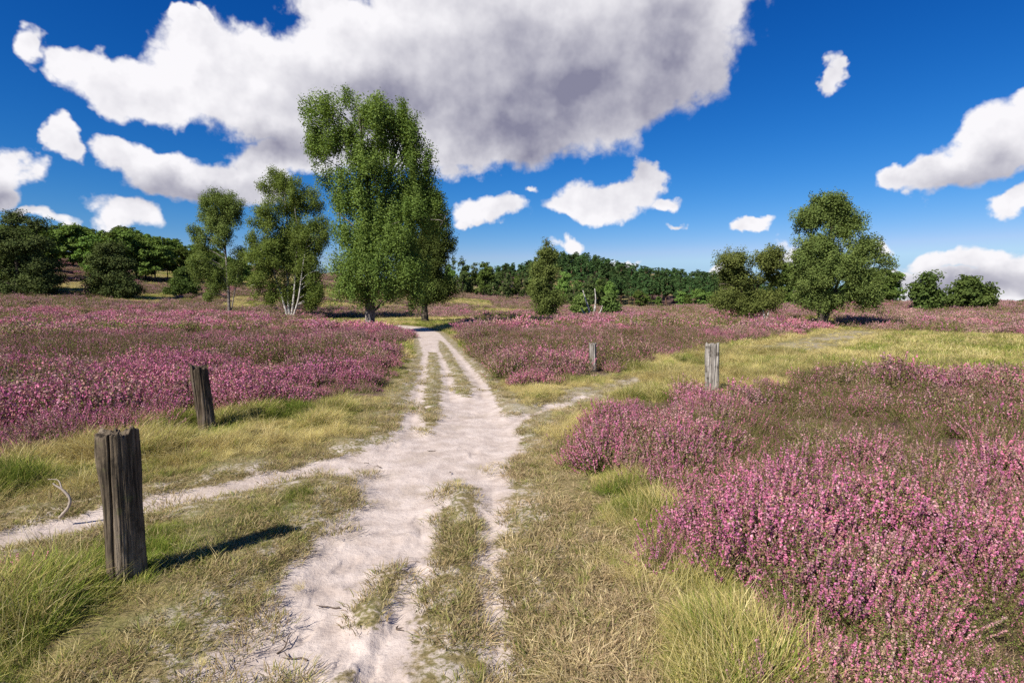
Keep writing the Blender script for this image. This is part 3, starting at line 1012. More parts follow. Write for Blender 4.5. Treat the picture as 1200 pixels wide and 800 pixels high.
def px_tree(name, label, base, blobs, stems, mats, n, leaf=0.075, per=22, droop=0.5, spread=0.16, seed=1, gap=0.36, gscale=1.1, r0=0.2, depth_k=0.85,
            limb=3, cat='tree', group=None, stem_name='trunk', base_pt=None, shell=2.4, up=0.35, limb_r=0.05, sub=0.5, tw=8):
    """a tree at its own place and size, its crown built from the leafy masses one sees on it"""
    g = np.random.default_rng(seed)
    b = at(*base) if base_pt is None else base_pt
    Y = b[1]
    s = Y / F
    B = []
    for q in blobs:
        cx, cy, rx, ry = q[:4]
        c = at_depth(cx, cy, Y) - b
        dy = q[4] if len(q) > 4 else g.normal(0, 0.18) * rx
        B.append((c[0], c[1] + dy * s, c[2], rx * s, rx * s * depth_k, ry * s))
    root = empty(name, b, label, cat, group)
    leafm, barkm = mats
    allp, allr = [], []
    tubes = []
    for st in stems:
        pts = [at_depth(p[0], p[1], Y) - b + np.array([0, (p[2] if len(p) > 2 else 0) * s, 0]) for p in st[0]]
        pts[0] = pts[0] * 1.0
        pts[0][2] = min(pts[0][2], 0.0) - 0.15
        cv = curve(pts, 6)
        rr = np.linspace(1, 0.12, len(cv)) ** 0.85 * (st[1] if len(st) > 1 else r0)
        rr[0] *= 1.35; rr[1] *= 1.15
        allp.append(cv); allr.append(rr)
        tubes.append(tube(cv, rr, 10, 0.05, g))
    P, R_ = np.concatenate(allp), np.concatenate(allr)
    lb = limbs_to(P, R_, B, g, limb, limb_r, droop * 0.4)
    for k, t in enumerate(tubes):
        v, f = merge([t] + (lb if k == 0 else []))
        link(stem_name, mesh(stem_name, v, f, [barkm], smooth=True), root)
    link('crown', make_crown('crown', B, n, per, droop, spread, leaf, leafm, seed + 50, gap, gscale, parent=root, shell=shell, up=up, sub=sub, tw=tw), root)
    return root


def generic_tree(seed, h, w, kind, leafm, barkm, n, leaf):
    """(trunk mesh, crown mesh) of a free-growing tree of height h; kind is round or pine"""
    g = np.random.default_rng(seed)
    B = []
    if kind == 'pine':
        nb = 9
        for k in range(nb):
            t = k / (nb - 1)
            z = h * (0.42 + 0.53 * t)
            rr = w * (0.5 - 0.30 * t ** 1.6) * g.uniform(0.75, 1.15)
            a = g.uniform(0, 6.28)
            off = rr * 0.45
            B.append((off * math.cos(a), off * math.sin(a), z, rr, rr, h * 0.055))
            B.append((-off * math.cos(a), -off * math.sin(a), z + h * 0.02, rr * 0.7, rr * 0.7, h * 0.05))
    elif kind == 'shrubpine':
        for k in range(13):
            t = k / 12
            z = h * (0.10 + 0.85 * t)
            rr = w * (0.52 - 0.38 * t ** 1.5) * g.uniform(0.75, 1.1)
            a = g.uniform(0, 6.28)
            B.append((rr * 0.4 * math.cos(a), rr * 0.4 * math.sin(a), z, rr, rr, h * 0.07))
    else:
        for k in range(14):
            t = g.uniform(0.0, 1.0)
            z = h * (0.14 + 0.76 * t)
            env = w * 0.5 * math.sin(math.pi * min(1, 0.18 + 0.80 * t)) ** 0.7
            a = g.uniform(0, 6.28); rad = env * g.uniform(0.2, 0.72)
            q = w * g.uniform(0.14, 0.24)
            B.append((rad * math.cos(a), rad * math.sin(a), z, q, q, q * 0.75))
        B.append((0, 0, h * 0.55, w * 0.26, w * 0.26, h * 0.3))
        B.append((w * 0.03, 0, h * 0.92, w * 0.14, w * 0.14, h * 0.07))
    st = curve([(0, 0, -0.3), (g.normal(0, 0.1), g.normal(0, 0.1), h * 0.35), (g.normal(0, 0.2), g.normal(0, 0.2), h * 0.7), (0, 0, h * 0.93)], 4)
    rr = np.linspace(1, 0.15, len(st)) * h * 0.016
    v, f = merge([tube(st, rr, 7, 0.04, g)] + limbs_to(st, rr, B[::2], g, 1, h * 0.006))
    tm = mesh('trunk', v, f, [barkm], smooth=True)
    if kind == 'round':
        cm = make_crown('crown', B, n, 18, 0.1, 0.26, leaf, leafm, seed + 1, 0.36, 1.6, 0.65, 0.5, sub=1.0, tw=7)
    else:
        cm = make_crown('crown', B, n, 12, 0.0, 0.24, leaf, leafm, seed + 1, 0.34, 1.3, 0.42, 0.9, sub=0.7, tw=5)
    return tm, cm


def copy_tree(tm, cm, name, loc, rz, sc, label, cat, group):
    root = empty(name, loc, label, cat, group)
    root.rotation_euler = (0, 0, rz); root.scale = sc
    link('trunk', tm, root); link('crown', cm, root)
    return root


def build_trees():
    birch = leaf_mat('birch_leaves', (0.095, 0.15, 0.032), (0.23, 0.29, 0.075), 0.38)
    birch_lite = leaf_mat('young_birch_leaves', (0.11, 0.16, 0.038), (0.22, 0.27, 0.08), 0.36)
    dark = leaf_mat('oak_leaves', (0.05, 0.082, 0.022), (0.13, 0.17, 0.045), 0.30)
    olive = leaf_mat('autumn_birch_leaves', (0.09, 0.125, 0.034), (0.21, 0.24, 0.07), 0.36)
    pine = leaf_mat('pine_needles', (0.035, 0.075, 0.026), (0.085, 0.135, 0.045), 0.15, rnd=0.6)
    pine2 = leaf_mat('old_pine_needles', (0.045, 0.075, 0.026), (0.12, 0.15, 0.05), 0.18)
    round_g = leaf_mat('wood_leaves', (0.085, 0.14, 0.03), (0.19, 0.26, 0.065), 0.34, rnd=0.8)
    wbark = bark_mat('birch_bark', (0.55, 0.52, 0.47), (0.28, 0.25, 0.21), (10, 10, 3), 0.4, True)
    gbark = bark_mat('grey_birch_bark', (0.26, 0.23, 0.20), (0.09, 0.075, 0.062), (10, 10, 3), 0.4, True)
    dbark = bark_mat('dark_bark', (0.11, 0.085, 0.065), (0.035, 0.028, 0.022))
    pbark = bark_mat('pine_bark', (0.20, 0.115, 0.07), (0.06, 0.042, 0.032))

    px_tree('birch_tree', 'tallest birch with drooping leafy crown, at the far end of the sandy track', (432, 389),
            [(462, 150, 26, 26), (470, 176, 26, 28), (392, 134, 32, 22), (420, 120, 36, 18), (455, 134, 36, 22), (482, 158, 20, 24), (372, 160, 18, 28), (412, 165, 40, 30), (450, 172, 40, 34), (478, 190, 26, 34), (388, 200, 20, 22),
             (397, 228, 14, 20), (402, 258, 12, 18), (430, 208, 38, 30), (468, 222, 40, 34), (500, 222, 22, 34), (410, 240, 20, 20), (440, 248, 36, 28), (480, 255, 36, 32), (510, 262, 18, 28), (428, 278, 34, 24, -10), (458, 278, 34, 26, -10), (425, 305, 36, 28, -12), (412, 326, 26, 30, -14),
             (450, 314, 38, 32, -16), (484, 310, 30, 32, -8), (440, 338, 38, 18, -10), (400, 335, 12, 18, -6), (478, 334, 28, 24, -6)],
            [([(433, 389), (432, 340), (434, 270), (428, 200), (420, 130)], 0.24), ([(433, 300, 2), (446, 240, 6), (462, 180, 8), (470, 140, 8)], 0.13)],
            (birch, gbark), 190000, 0.052, 46, 0.95, 0.12, 21, 0.30, 1.3, limb=2, limb_r=0.05, shell=1.9, sub=0.62, tw=9)
    px_tree('oak_tree', 'dark dense tree standing close behind the tallest birch on its right', (500, 378),
            [(498, 235, 20, 26), (508, 265, 22, 30), (516, 300, 17, 38), (500, 322, 26, 34), (518, 332, 14, 24), (482, 332, 28, 24), (526, 285, 8, 20), (490, 290, 26, 36), (507, 345, 20, 10)],
            [([(498, 378), (497, 330), (498, 285), (500, 230)], 0.26)], (dark, dbark), 105000, 0.056, 40, 0.55, 0.16, 22, 0.30, 1.6, shell=1.9, sub=0.7, tw=9)
    px_tree('birch_tree', 'slender light green birch with a bare lower trunk, left of the bushy white stemmed birch', (269, 369),
            [(256, 236, 26, 16), (275, 248, 15, 20), (250, 258, 20, 18), (263, 275, 15, 18), (240, 283, 13, 18), (238, 310, 15, 22), (250, 325, 20, 20), (231, 268, 9, 5), (282, 300, 10, 16), (272, 318, 10, 16), (245, 343, 10, 9)],
            [([(269, 369), (267, 330), (264, 290), (261, 238)], 0.16), ([(268, 330, 1), (280, 310, 2), (288, 285, 2)], 0.06)], (birch_lite, gbark), 90000, 0.058, 32, 0.6, 0.15, 23, 0.30, 1.2, shell=2, sub=0.6, tw=9)
    px_tree('birch_tree', 'bushy birch with several white leaning stems', (338, 374),
            [(325, 213, 26, 16), (347, 235, 34, 28), (315, 260, 28, 28), (355, 280, 28, 42), (318, 300, 32, 32), (340, 290, 34, 36, 12), (308, 330, 22, 26), (372, 325, 13, 30), (348, 325, 32, 28, 14), (330, 345, 30, 16, 16), (378, 270, 14, 22), (360, 350, 18, 14, 12), (300, 290, 14, 22)],
            [([(338, 374), (331, 345, -3), (323, 318, -5), (318, 280, -5)], 0.11), ([(339, 374), (336, 330, 3), (335, 270, 4), (333, 215, 4)], 0.14), ([(341, 374), (346, 345, -4), (349, 312, -6), (352, 260, -4)], 0.11),
             ([(342, 374), (352, 350, -6), (357, 318, -8), (362, 280, -6)], 0.10)], (birch, wbark), 180000, 0.058, 38, 0.65, 0.17, 24, 0.28, 1.2, sub=0.65, tw=9, stem_name='stem', shell=1.8)
    px_tree('birch_tree', 'narrow upright birch standing alone in front of the pine hill', (638, 376),
            [(641, 282, 7, 10), (641, 298, 12, 13), (638, 318, 16, 16), (643, 335, 17, 16), (636, 350, 16, 14), (639, 364, 14, 8), (630, 338, 10, 12), (652, 350, 8, 12)],
            [([(638, 376), (638, 340), (640, 300), (641, 278)], 0.17)], (olive, dbark), 36000, 0.068, 24, 0.4, 0.16, 25, 0.36, 1.4, shell=1.9, sub=0.55)
    px_tree('birch_tree', 'rounded birch with a gap in its crown, left of the big broad tree', (872, 379),
            [(856, 305, 17, 12), (896, 304, 18, 13), (863, 322, 22, 14), (898, 326, 18, 17), (868, 348, 26, 16), (900, 350, 20, 16), (878, 358, 26, 8), (846, 335, 7, 8), (848, 353, 11, 7), (882, 335, 14, 14)],
            [([(872, 379), (872, 350), (862, 325), (856, 305)], 0.17), ([(874, 375, 2), (886, 345, 2), (895, 310, 2)], 0.13)], (olive, dbark), 62000, 0.062, 30, 0.45, 0.16, 26, 0.38, 1.3, shell=2, sub=0.6)
    px_tree('birch_tree', 'big broad birch with a thinning brownish top, largest tree on the right side', (962, 384),
            [(975, 245, 28, 13), (952, 260, 22, 18), (992, 260, 20, 20), (965, 288, 36, 24), (940, 300, 14, 24), (1000, 295, 20, 20), (960, 322, 36, 26), (945, 338, 18, 20), (985, 335, 32, 22), (1010, 332, 25, 24), (962, 352, 30, 12), (1029, 285, 15, 14), (1036, 303, 10, 18), (1016, 350, 20, 10), (975, 236, 24, 8), (975, 310, 30, 30)],
            [([(962, 384), (964, 345), (970, 300), (978, 240)], 0.27), ([(966, 350, 2), (990, 315, 3), (1010, 285, 3)], 0.14), ([(965, 335, -2), (952, 300, -3), (948, 262, -3)], 0.13)], (olive, dbark), 135000, 0.06, 36, 0.6, 0.15, 27, 0.46, 1.3, shell=1.9, sub=0.65, tw=9)
    px_tree('oak_tree', 'small upright tree on the right heather rise, left of the two there', (1086, 365),
            [(1088, 328, 13, 8), (1083, 339, 13, 9), (1090, 350, 14, 9), (1077, 351, 9, 8), (1088, 358, 12, 5)], [([(1087, 365), (1087, 350), (1088, 328)], 0.2)], (dark, dbark), 9000, 0.14, 16, 0.1, 0.25, 28, 0.38, 1.4, limb=2, sub=0.8)
    px_tree('oak_tree', 'wide low dark tree on the right heather rise, right of the two there', (1137, 363),
            [(1137, 330, 13, 6), (1129, 340, 18, 8), (1146, 344, 18, 9), (1119, 350, 11, 7), (1138, 354, 24, 7), (1157, 354, 8, 6)], [([(1137, 363), (1137, 350), (1137, 332)], 0.22)], (dark, dbark), 12000, 0.14, 16, 0.1, 0.25, 29, 0.36, 1.4, limb=2, sub=0.9)
    px_tree('pine_tree', 'large dark pine with layered branches at the left edge of the heath', (22, 347),
            [(14, 256, 20, 7), (42, 264, 15, 6), (8, 272, 28, 9), (46, 283, 20, 8), (22, 290, 36, 10), (12, 308, 42, 11), (48, 312, 20, 10), (20, 326, 42, 12), (52, 331, 17, 10), (-22, 280, 26, 14), (-25, 310, 30, 18), (-20, 335, 34, 10), (20, 340, 40, 7)],
            [([(20, 347), (20, 310), (17, 280), (14, 254)], 0.3), ([(22, 320, 2), (35, 295, 3), (42, 266, 3)], 0.14)], (pine2, dbark), 60000, 0.11, 16, 0.0, 0.28, 30, 0.40, 1.6, up=0.9, sub=0.9, tw=7)
    px_tree('pine_tree', 'bushy rounded pine with branches down to the ground, before the left woods', (132, 349),
            [(130, 292, 15, 9), (124, 306, 19, 10), (141, 312, 19, 10), (131, 323, 26, 10), (116, 335, 14, 9), (148, 335, 18, 10), (132, 341, 27, 7)],
            [([(132, 349), (132, 320), (130, 290)], 0.22)], (pine2, dbark), 36000, 0.11, 16, 0.0, 0.26, 31, 0.38, 1.5, up=0.9, sub=0.9, tw=7)
    px_tree('oak_bush', 'round dark green bush before the left woods, left of the slender birch', (212, 348),
            [(213, 320, 11, 7), (207, 331, 15, 9), (221, 335, 12, 9), (211, 341, 20, 6)], [([(212, 348), (212, 335), (212, 322)], 0.14)], (dark, dbark), 16000, 0.11, 16, 0.0, 0.24, 32, 0.36, 1.4, cat='bush', limb=2)
    # bare forked birch and its bushes
    b = at(693, 374)
    root = empty('dead_tree', b, 'bare pale forked birch stems rising between two small green bushes', 'dead tree')
    for st in ([(692, 374), (690, 362), (686, 350), (683, 340)], [(694, 374), (697, 362), (698, 350), (697, 338)], [(690, 374), (684, 366), (681, 361)], [(696, 374), (703, 366), (706, 358)]):
        cv = curve([at_depth(p[0], p[1], b[1]) - b for p in st], 5)
        cv[0][2] = -0.2
        v, f = tube(cv, np.linspace(0.13, 0.03, len(cv)), 7)
        link('stem', mesh('stem', v, f, [wbark], smooth=True), root)
    for (lb, bx, by, bl, sd) in (('small light green bush left of the bare forked birch', 681, 372, [(681, 352, 7, 8), (679, 362, 9, 8), (685, 364, 8, 7)], 33),
                                 ('small dark green bush right of the bare forked birch', 715, 373, [(715, 350, 7, 7), (713, 360, 10, 8), (719, 363, 8, 8)], 34)):
        px_tree('bush', lb, (bx, by), bl, [([(bx, by), (bx, by - 8), (bx, by - 14)], 0.08)], (birch_lite if sd == 33 else dark, dbark), 5000, 0.12, 14, 0.1, 0.22, sd, 0.36, 1.2, cat='bush', limb=2, base_pt=at(bx, by))
    # pale dead stem under the rounded birch
    b = at(895, 380)
    root = empty('dead_tree', b, 'slim pale leafless stem beside the rounded birch on the right', 'dead tree')
    for st in ([(895, 380), (896, 372), (894, 362)], [(896, 380), (899, 372), (901, 364)]):
        cv = curve([at_depth(p[0], p[1], b[1]) - b for p in st], 5)
        v, f = tube(cv, np.linspace(0.10, 0.03, len(cv)), 6)
        link('stem', mesh('stem', v, f, [wbark], smooth=True), root)

    # ---- the woods
    g = np.random.default_rng(5)
    rounds = [generic_tree(600 + k, 10.5, 8.5 + 0.8 * k, 'round', round_g, dbark, 9500, 0.21) for k in range(5)]
    pines = [generic_tree(640 + k, 11.5, 6.4 + 0.5 * k, 'pine', pine, pbark, 2600, 0.26) for k in range(6)]
    spines = [generic_tree(660 + k, 9.0, 6.4, 'shrubpine', pine2, dbark, 2600, 0.26) for k in range(3)]

    def topline(px, tab):
        return float(np.interp(px, [t[0] for t in tab], [t[1] for t in tab]))
    # left wood, rising up its hill
    LT = [(-60, 262), (60, 266), (90, 263), (120, 271), (152, 266), (180, 276), (215, 281), (240, 288), (300, 300), (360, 312), (420, 325), (520, 338)]
    rows = [(100, 110, 34, 12), (116, 126, 44, 6), (132, 145, 44, 0), (150, 165, 44, 0)]
    cnt = 0
    for ri, (d0, d1, n, drop) in enumerate(rows):
        for k in range(n):
            px = -60 + (k + g.uniform(0.15, 0.85)) * 560 / n
            if (ri == 0 and 50 < px < 250) or (ri == 1 and 56 < px < 110):
                continue
            az = math.atan((px - CX) / F)
            dd = g.uniform(d0, d1)
            x, y = dd * math.sin(az), dd * math.cos(az)
            z = float(terrain(x, y))
            ty = topline(px, LT) + (22, 10, 3, 0)[ri] * g.uniform(0.4, 1.5)
            H = at_depth(px, ty, y)[2] - z
            if H < 4.5:
                continue
            H = min(H, 15)
            if g.uniform() < 0.2:
                tm, cm = pines[int(g.integers(0, 6))]; sc = H / 11.5; nm, lb = 'pine_tree', 'dark pine among the leafy trees of the wood on the left hillside'
                grp = 'pines in the left wood'
            else:
                tm, cm = rounds[int(g.integers(0, 5))]; sc = H / 10.3; nm, lb = 'leafy_tree', 'green leafy tree in the wood covering the left hillside'
                grp = 'leafy trees of the left wood'
            w = sc * g.uniform(0.9, 1.2)
            copy_tree(tm, cm, nm, (x, y, z), g.uniform(0, 6.28), (w, w, sc), lb, 'tree', grp)
            cnt += 1
    # pine forest: tall row along its front edge, trunks in view
    FT = [(a_, b_ - 4) for a_, b_ in [(505, 332), (540, 326), (570, 319), (600, 313), (625, 308), (650, 300), (680, 299), (700, 305), (730, 312), (760, 317), (800, 321), (850, 324), (900, 336), (960, 342), (1020, 346), (1060, 350)]]
    for k in range(64):
        px = 690 + (k + g.uniform(0, 1)) * 360 / 64
        az = math.atan((px - CX) / F)
        dd = g.uniform(172, 186)
        x, y = dd * math.sin(az), dd * math.cos(az); z = float(terrain(x, y))
        H = float(np.clip(at_depth(px, max(topline(px, FT) + 4, 322) + g.uniform(0, 6), y)[2] - z, 7, 13))
        tm, cm = pines[int(g.integers(0, 6))]; sc = H / 11.5; w = sc * g.uniform(0.75, 0.95)
        copy_tree(tm, cm, 'pine_tree', (x, y, z), g.uniform(0, 6.28), (w, w, sc), 'tall pine with a bare lower trunk in the front row of the hill forest', 'tree', 'pines along the forest edge')
    n = 0
    tries = 0
    pts = []
    while n < 225 and tries < 9000:
        tries += 1
        px = g.uniform(500, 1050)
        az = math.atan((px - CX) / F)
        dd = g.uniform(182, 325)
        if px < 690 and dd < 200:
            continue
        x, y = dd * math.sin(az), dd * math.cos(az)
        if any((x - a) ** 2 + (y - c) ** 2 < 5.2 ** 2 for a, c in pts):
            continue
        z = float(terrain(x, y))
        H = g.uniform(10.5, 14)
        _, ty = project(x, y, z + H)
        lim = topline(px, FT)
        if ty < lim - 1 + g.uniform(-1.5, 3):
            H = float(at_depth(px, lim + g.uniform(-2, 4), y)[2] - z)
            if H < 6:
                continue
        pts.append((x, y))
        tm, cm = pines[int(g.integers(0, 6))]; sc = H / 11.5; w = sc * g.uniform(0.85, 1.15)
        copy_tree(tm, cm, 'pine_tree', (x, y, z), g.uniform(0, 6.28), (w, w, sc), 'dark green pine in the dense forest covering the hill in the middle', 'tree', 'pines of the hill forest')
        n += 1
    # lighter leafy trees and young pines along the forest foot
    for k in range(34):
        px = 505 + (k + g.uniform(0, 1)) * 215 / 34
        az = math.atan((px - CX) / F); dd = g.uniform(150, 178)
        x, y = dd * math.sin(az), dd * math.cos(az); z = float(terrain(x, y))
        if k % 3 == 0:
            tm, cm = rounds[int(g.integers(0, 5))]; H = g.uniform(6, 9); sc = H / 10.3; w = sc * 0.85; nm = 'leafy_tree'; lb = 'light green leafy tree at the foot of the hill forest'; grp = 'leafy trees at the forest foot'
        else:
            tm, cm = spines[int(g.integers(0, 3))]; H = g.uniform(6, 10); sc = H / 9.0; w = sc * 0.8; nm = 'pine_tree'; lb = 'young pine branched to the ground at the foot of the hill forest'; grp = 'young pines at the forest foot'
        copy_tree(tm, cm, nm, (x, y, z), g.uniform(0, 6.28), (w, w, sc), lb, 'tree', grp)
    for px, H in ((748, 4.5), (756, 3.8), (770, 3.2), (797, 5.0), (806, 4.2), (818, 5.6), (832, 5.0), (915, 6.5), (930, 7.0), (1004, 6), (1020, 5.5), (1036, 5.0), (1045, 4.5)):
        az = math.atan((px - CX) / F); dd = g.uniform(160, 168) if px < 900 else g.uniform(95, 110)
        x, y = dd * math.sin(az), dd * math.cos(az); z = float(terrain(x, y))
        tm, cm = rounds[int(g.integers(0, 5))]; sc = H / 10.3; w = sc * 1.1
        copy_tree(tm, cm, 'leafy_bush', (x, y, z), g.uniform(0, 6.28), (w, w, sc),
                  'green bush growing before the dark trunks of the forest edge' if px < 900 else 'green bush behind the big broad birch on the right', 'bush', 'bushes at the forest edge' if px < 900 else 'bushes behind the broad birch')
    # a low dark line of trees past the rise at the far right
    for k in range(7):
        px = 1165 + k * 9; az = math.atan((px - CX) / F); dd = 230
        x, y = dd * math.sin(az), dd * math.cos(az); z = float(terrain(x, y))
        tm, cm = rounds[k % 5]; H = 1.7 - z - 0.3 + g.uniform(0, 0.8); sc = H / 10.3
        copy_tree(tm, cm, 'leafy_tree', (x, y, z), g.uniform(0, 6.28), (sc * 1.5, sc * 1.5, sc), 'far tree showing only its top over the heather at the right edge', 'tree', 'far treetops at the right edge')


# ------------------------------------------------------------------ small things on the ground
def build_twigs():
    g = np.random.default_rng(9)
    tm, nt = new_mat('twig_bark')
    n = nt.noise(nt.node('ShaderNodeTexCoord').outputs['Object'], 60, 4)
    finish(nt, nt.node('ShaderNodeBsdfPrincipled', {'Base Color': nt.mix(n, (0.035, 0.025, 0.018), (0.16, 0.11, 0.075)), 'Roughness': 0.9}).outputs[0])
    spots = [(324, 752), (478, 776), (432, 536), (447, 541), (510, 522), (487, 690), (500, 651), (528, 546), (585, 742), (360, 760), (398, 700), (470, 720)]
    for k, (px, py) in enumerate(spots):
        b = at(px, py)
        L = g.uniform(0.07, 0.16)
        a = g.uniform(0, 6.28)
        p = [np.array([0, 0, 0.0])]
        for q in range(4):
            a += g.normal(0, 0.5)
            p.append(p[-1] + np.array([math.cos(a), math.sin(a), 0]) * L / 4 + np.array([0, 0, g.uniform(-0.003, 0.008)]))
        cv = curve(p, 4)
        m = cv[len(cv) // 2]
        br = curve([m, m + np.array([math.cos(a + 1), math.sin(a + 1), 0.15]) * L * 0.2, m + np.array([math.cos(a + 0.8), math.sin(a + 0.8), 0.1]) * L * 0.4], 3)
        v, f = merge([tube(cv, np.linspace(0.0045, 0.002, len(cv)), 6, 0.1), tube(br, np.linspace(0.003, 0.0012, len(br)), 5)])
        o = link('twig', mesh('twig', v, f, [tm], smooth=True), None, (b[0], b[1], b[2] - 0.058))
        tag(o, 'small dark dry twig lying on the pale sandy track', 'twig', 'twigs lying on the track')
    # the pale curved dead branch in the left verge
    pts = [(70, 606), (80, 594), (82, 584), (74, 574), (66, 569), (62, 566)]
    b = at(72, 608)
    cv = curve([at_depth(p[0], p[1], b[1]) - b for p in pts], 6)
    m = cv[len(cv) // 2 + 4]
    br = curve([m, m + np.array([-0.05, 0.03, 0.06]), m + np.array([-0.12, 0.02, 0.07])], 4)
    gm, nt = new_mat('bleached_branch')
    n = nt.noise(nt.node('ShaderNodeTexCoord').outputs['Object'], 40, 4)
    finish(nt, nt.node('ShaderNodeBsdfPrincipled', {'Base Color': nt.mix(n, (0.16, 0.12, 0.09), (0.42, 0.36, 0.30)), 'Roughness': 0.9}).outputs[0])
    v, f = merge([tube(cv, np.linspace(0.013, 0.005, len(cv)), 7, 0.08), tube(br, np.linspace(0.006, 0.002, len(br)), 5)])
    tag(link('branch', mesh('branch', v, f, [gm], smooth=True), None, b), 'pale curved dead branch sticking up from the grass left of the thick dark post', 'branch')


# ------------------------------------------------------------------ light, sky, camera
SUN_DIR = np.array([-0.66, -0.75, 0.0])
SUN_DIR = SUN_DIR / np.linalg.norm(SUN_DIR)
SUN_EL = math.radians(42)
EXPOSURE = 1.02

# cumulus masses: direction (as seen in degrees via px), half sizes
CLOUDS = [
    (600, -60, 250, 130), (640, 40, 230, 110), (790, -10, 120, 95), (760, 60, 105, 85), (690, 100, 100, 68), (590, 130, 130, 75), (480, 90, 130, 95), (520, 165, 90, 45),
    (400, 30, 55, 65), (330, 70, 95, 52), (250, 85, 75, 52), (300, 125, 90, 45), (390, 150, 80, 48), (190, 110, 52, 36), (140, 95, 42, 28), (100, 72, 30, 20), (55, 48, 20, 17), (340, 190, 55, 22),
    (135, 178, 42, 22), (195, 195, 62, 28), (255, 205, 55, 26), (310, 212, 45, 20),
    (-10, 205, 52, 44), (42, 150, 22, 30), (62, 168, 20, 22), (20, 235, 30, 22), (0, 178, 30, 25),
    (155, 250, 44, 24), (130, 258, 22, 14),
    (215, 34, 30, 15), (200, 22, 12, 8), (235, 25, 12, 12),
    (585, 250, 44, 18), (556, 266, 16, 8), (630, 223, 12, 7),
    (720, 228, 50, 24), (758, 208, 20, 18), (688, 240, 34, 15), (775, 235, 24, 8),
    (970, 82, 14, 19), (880, 267, 20, 7),
    (1065, 203, 30, 15), (1105, 188, 42, 28), (1155, 165, 52, 40), (1205, 150, 50, 42), (1195, 113, 16, 9), (1196, 236, 28, 18),
    (1115, 305, 44, 14), (1160, 303, 40, 14), (1060, 320, 30, 13), (1195, 318, 36, 20), (1110, 330, 90, 16), (1190, 345, 70, 18), (1090, 350, 60, 14),
    (735, 309, 20, 7), (665, 291, 16, 9), (1055, 279, 12, 9), (922, 297, 26, 12), (940, 312, 16, 16), (828, 314, 22, 7), (785, 262, 16, 5), (60, 264, 26, 9),
]
BELLY = [(680, 110, 190, 80), (610, 150, 110, 50), (780, 60, 60, 60), (450, 120, 80, 34), (330, 175, 60, 20), (1150, 200, 60, 22), (1130, 335, 90, 14), (210, 218, 80, 16), (20, 240, 40, 20)]  # cloud undersides, where shade is painted in as grey


def azel(px, py):
    r = ray(px, py)
    return math.atan2(r[0], r[1]), math.atan2(r[2], math.hypot(r[0], r[1]))


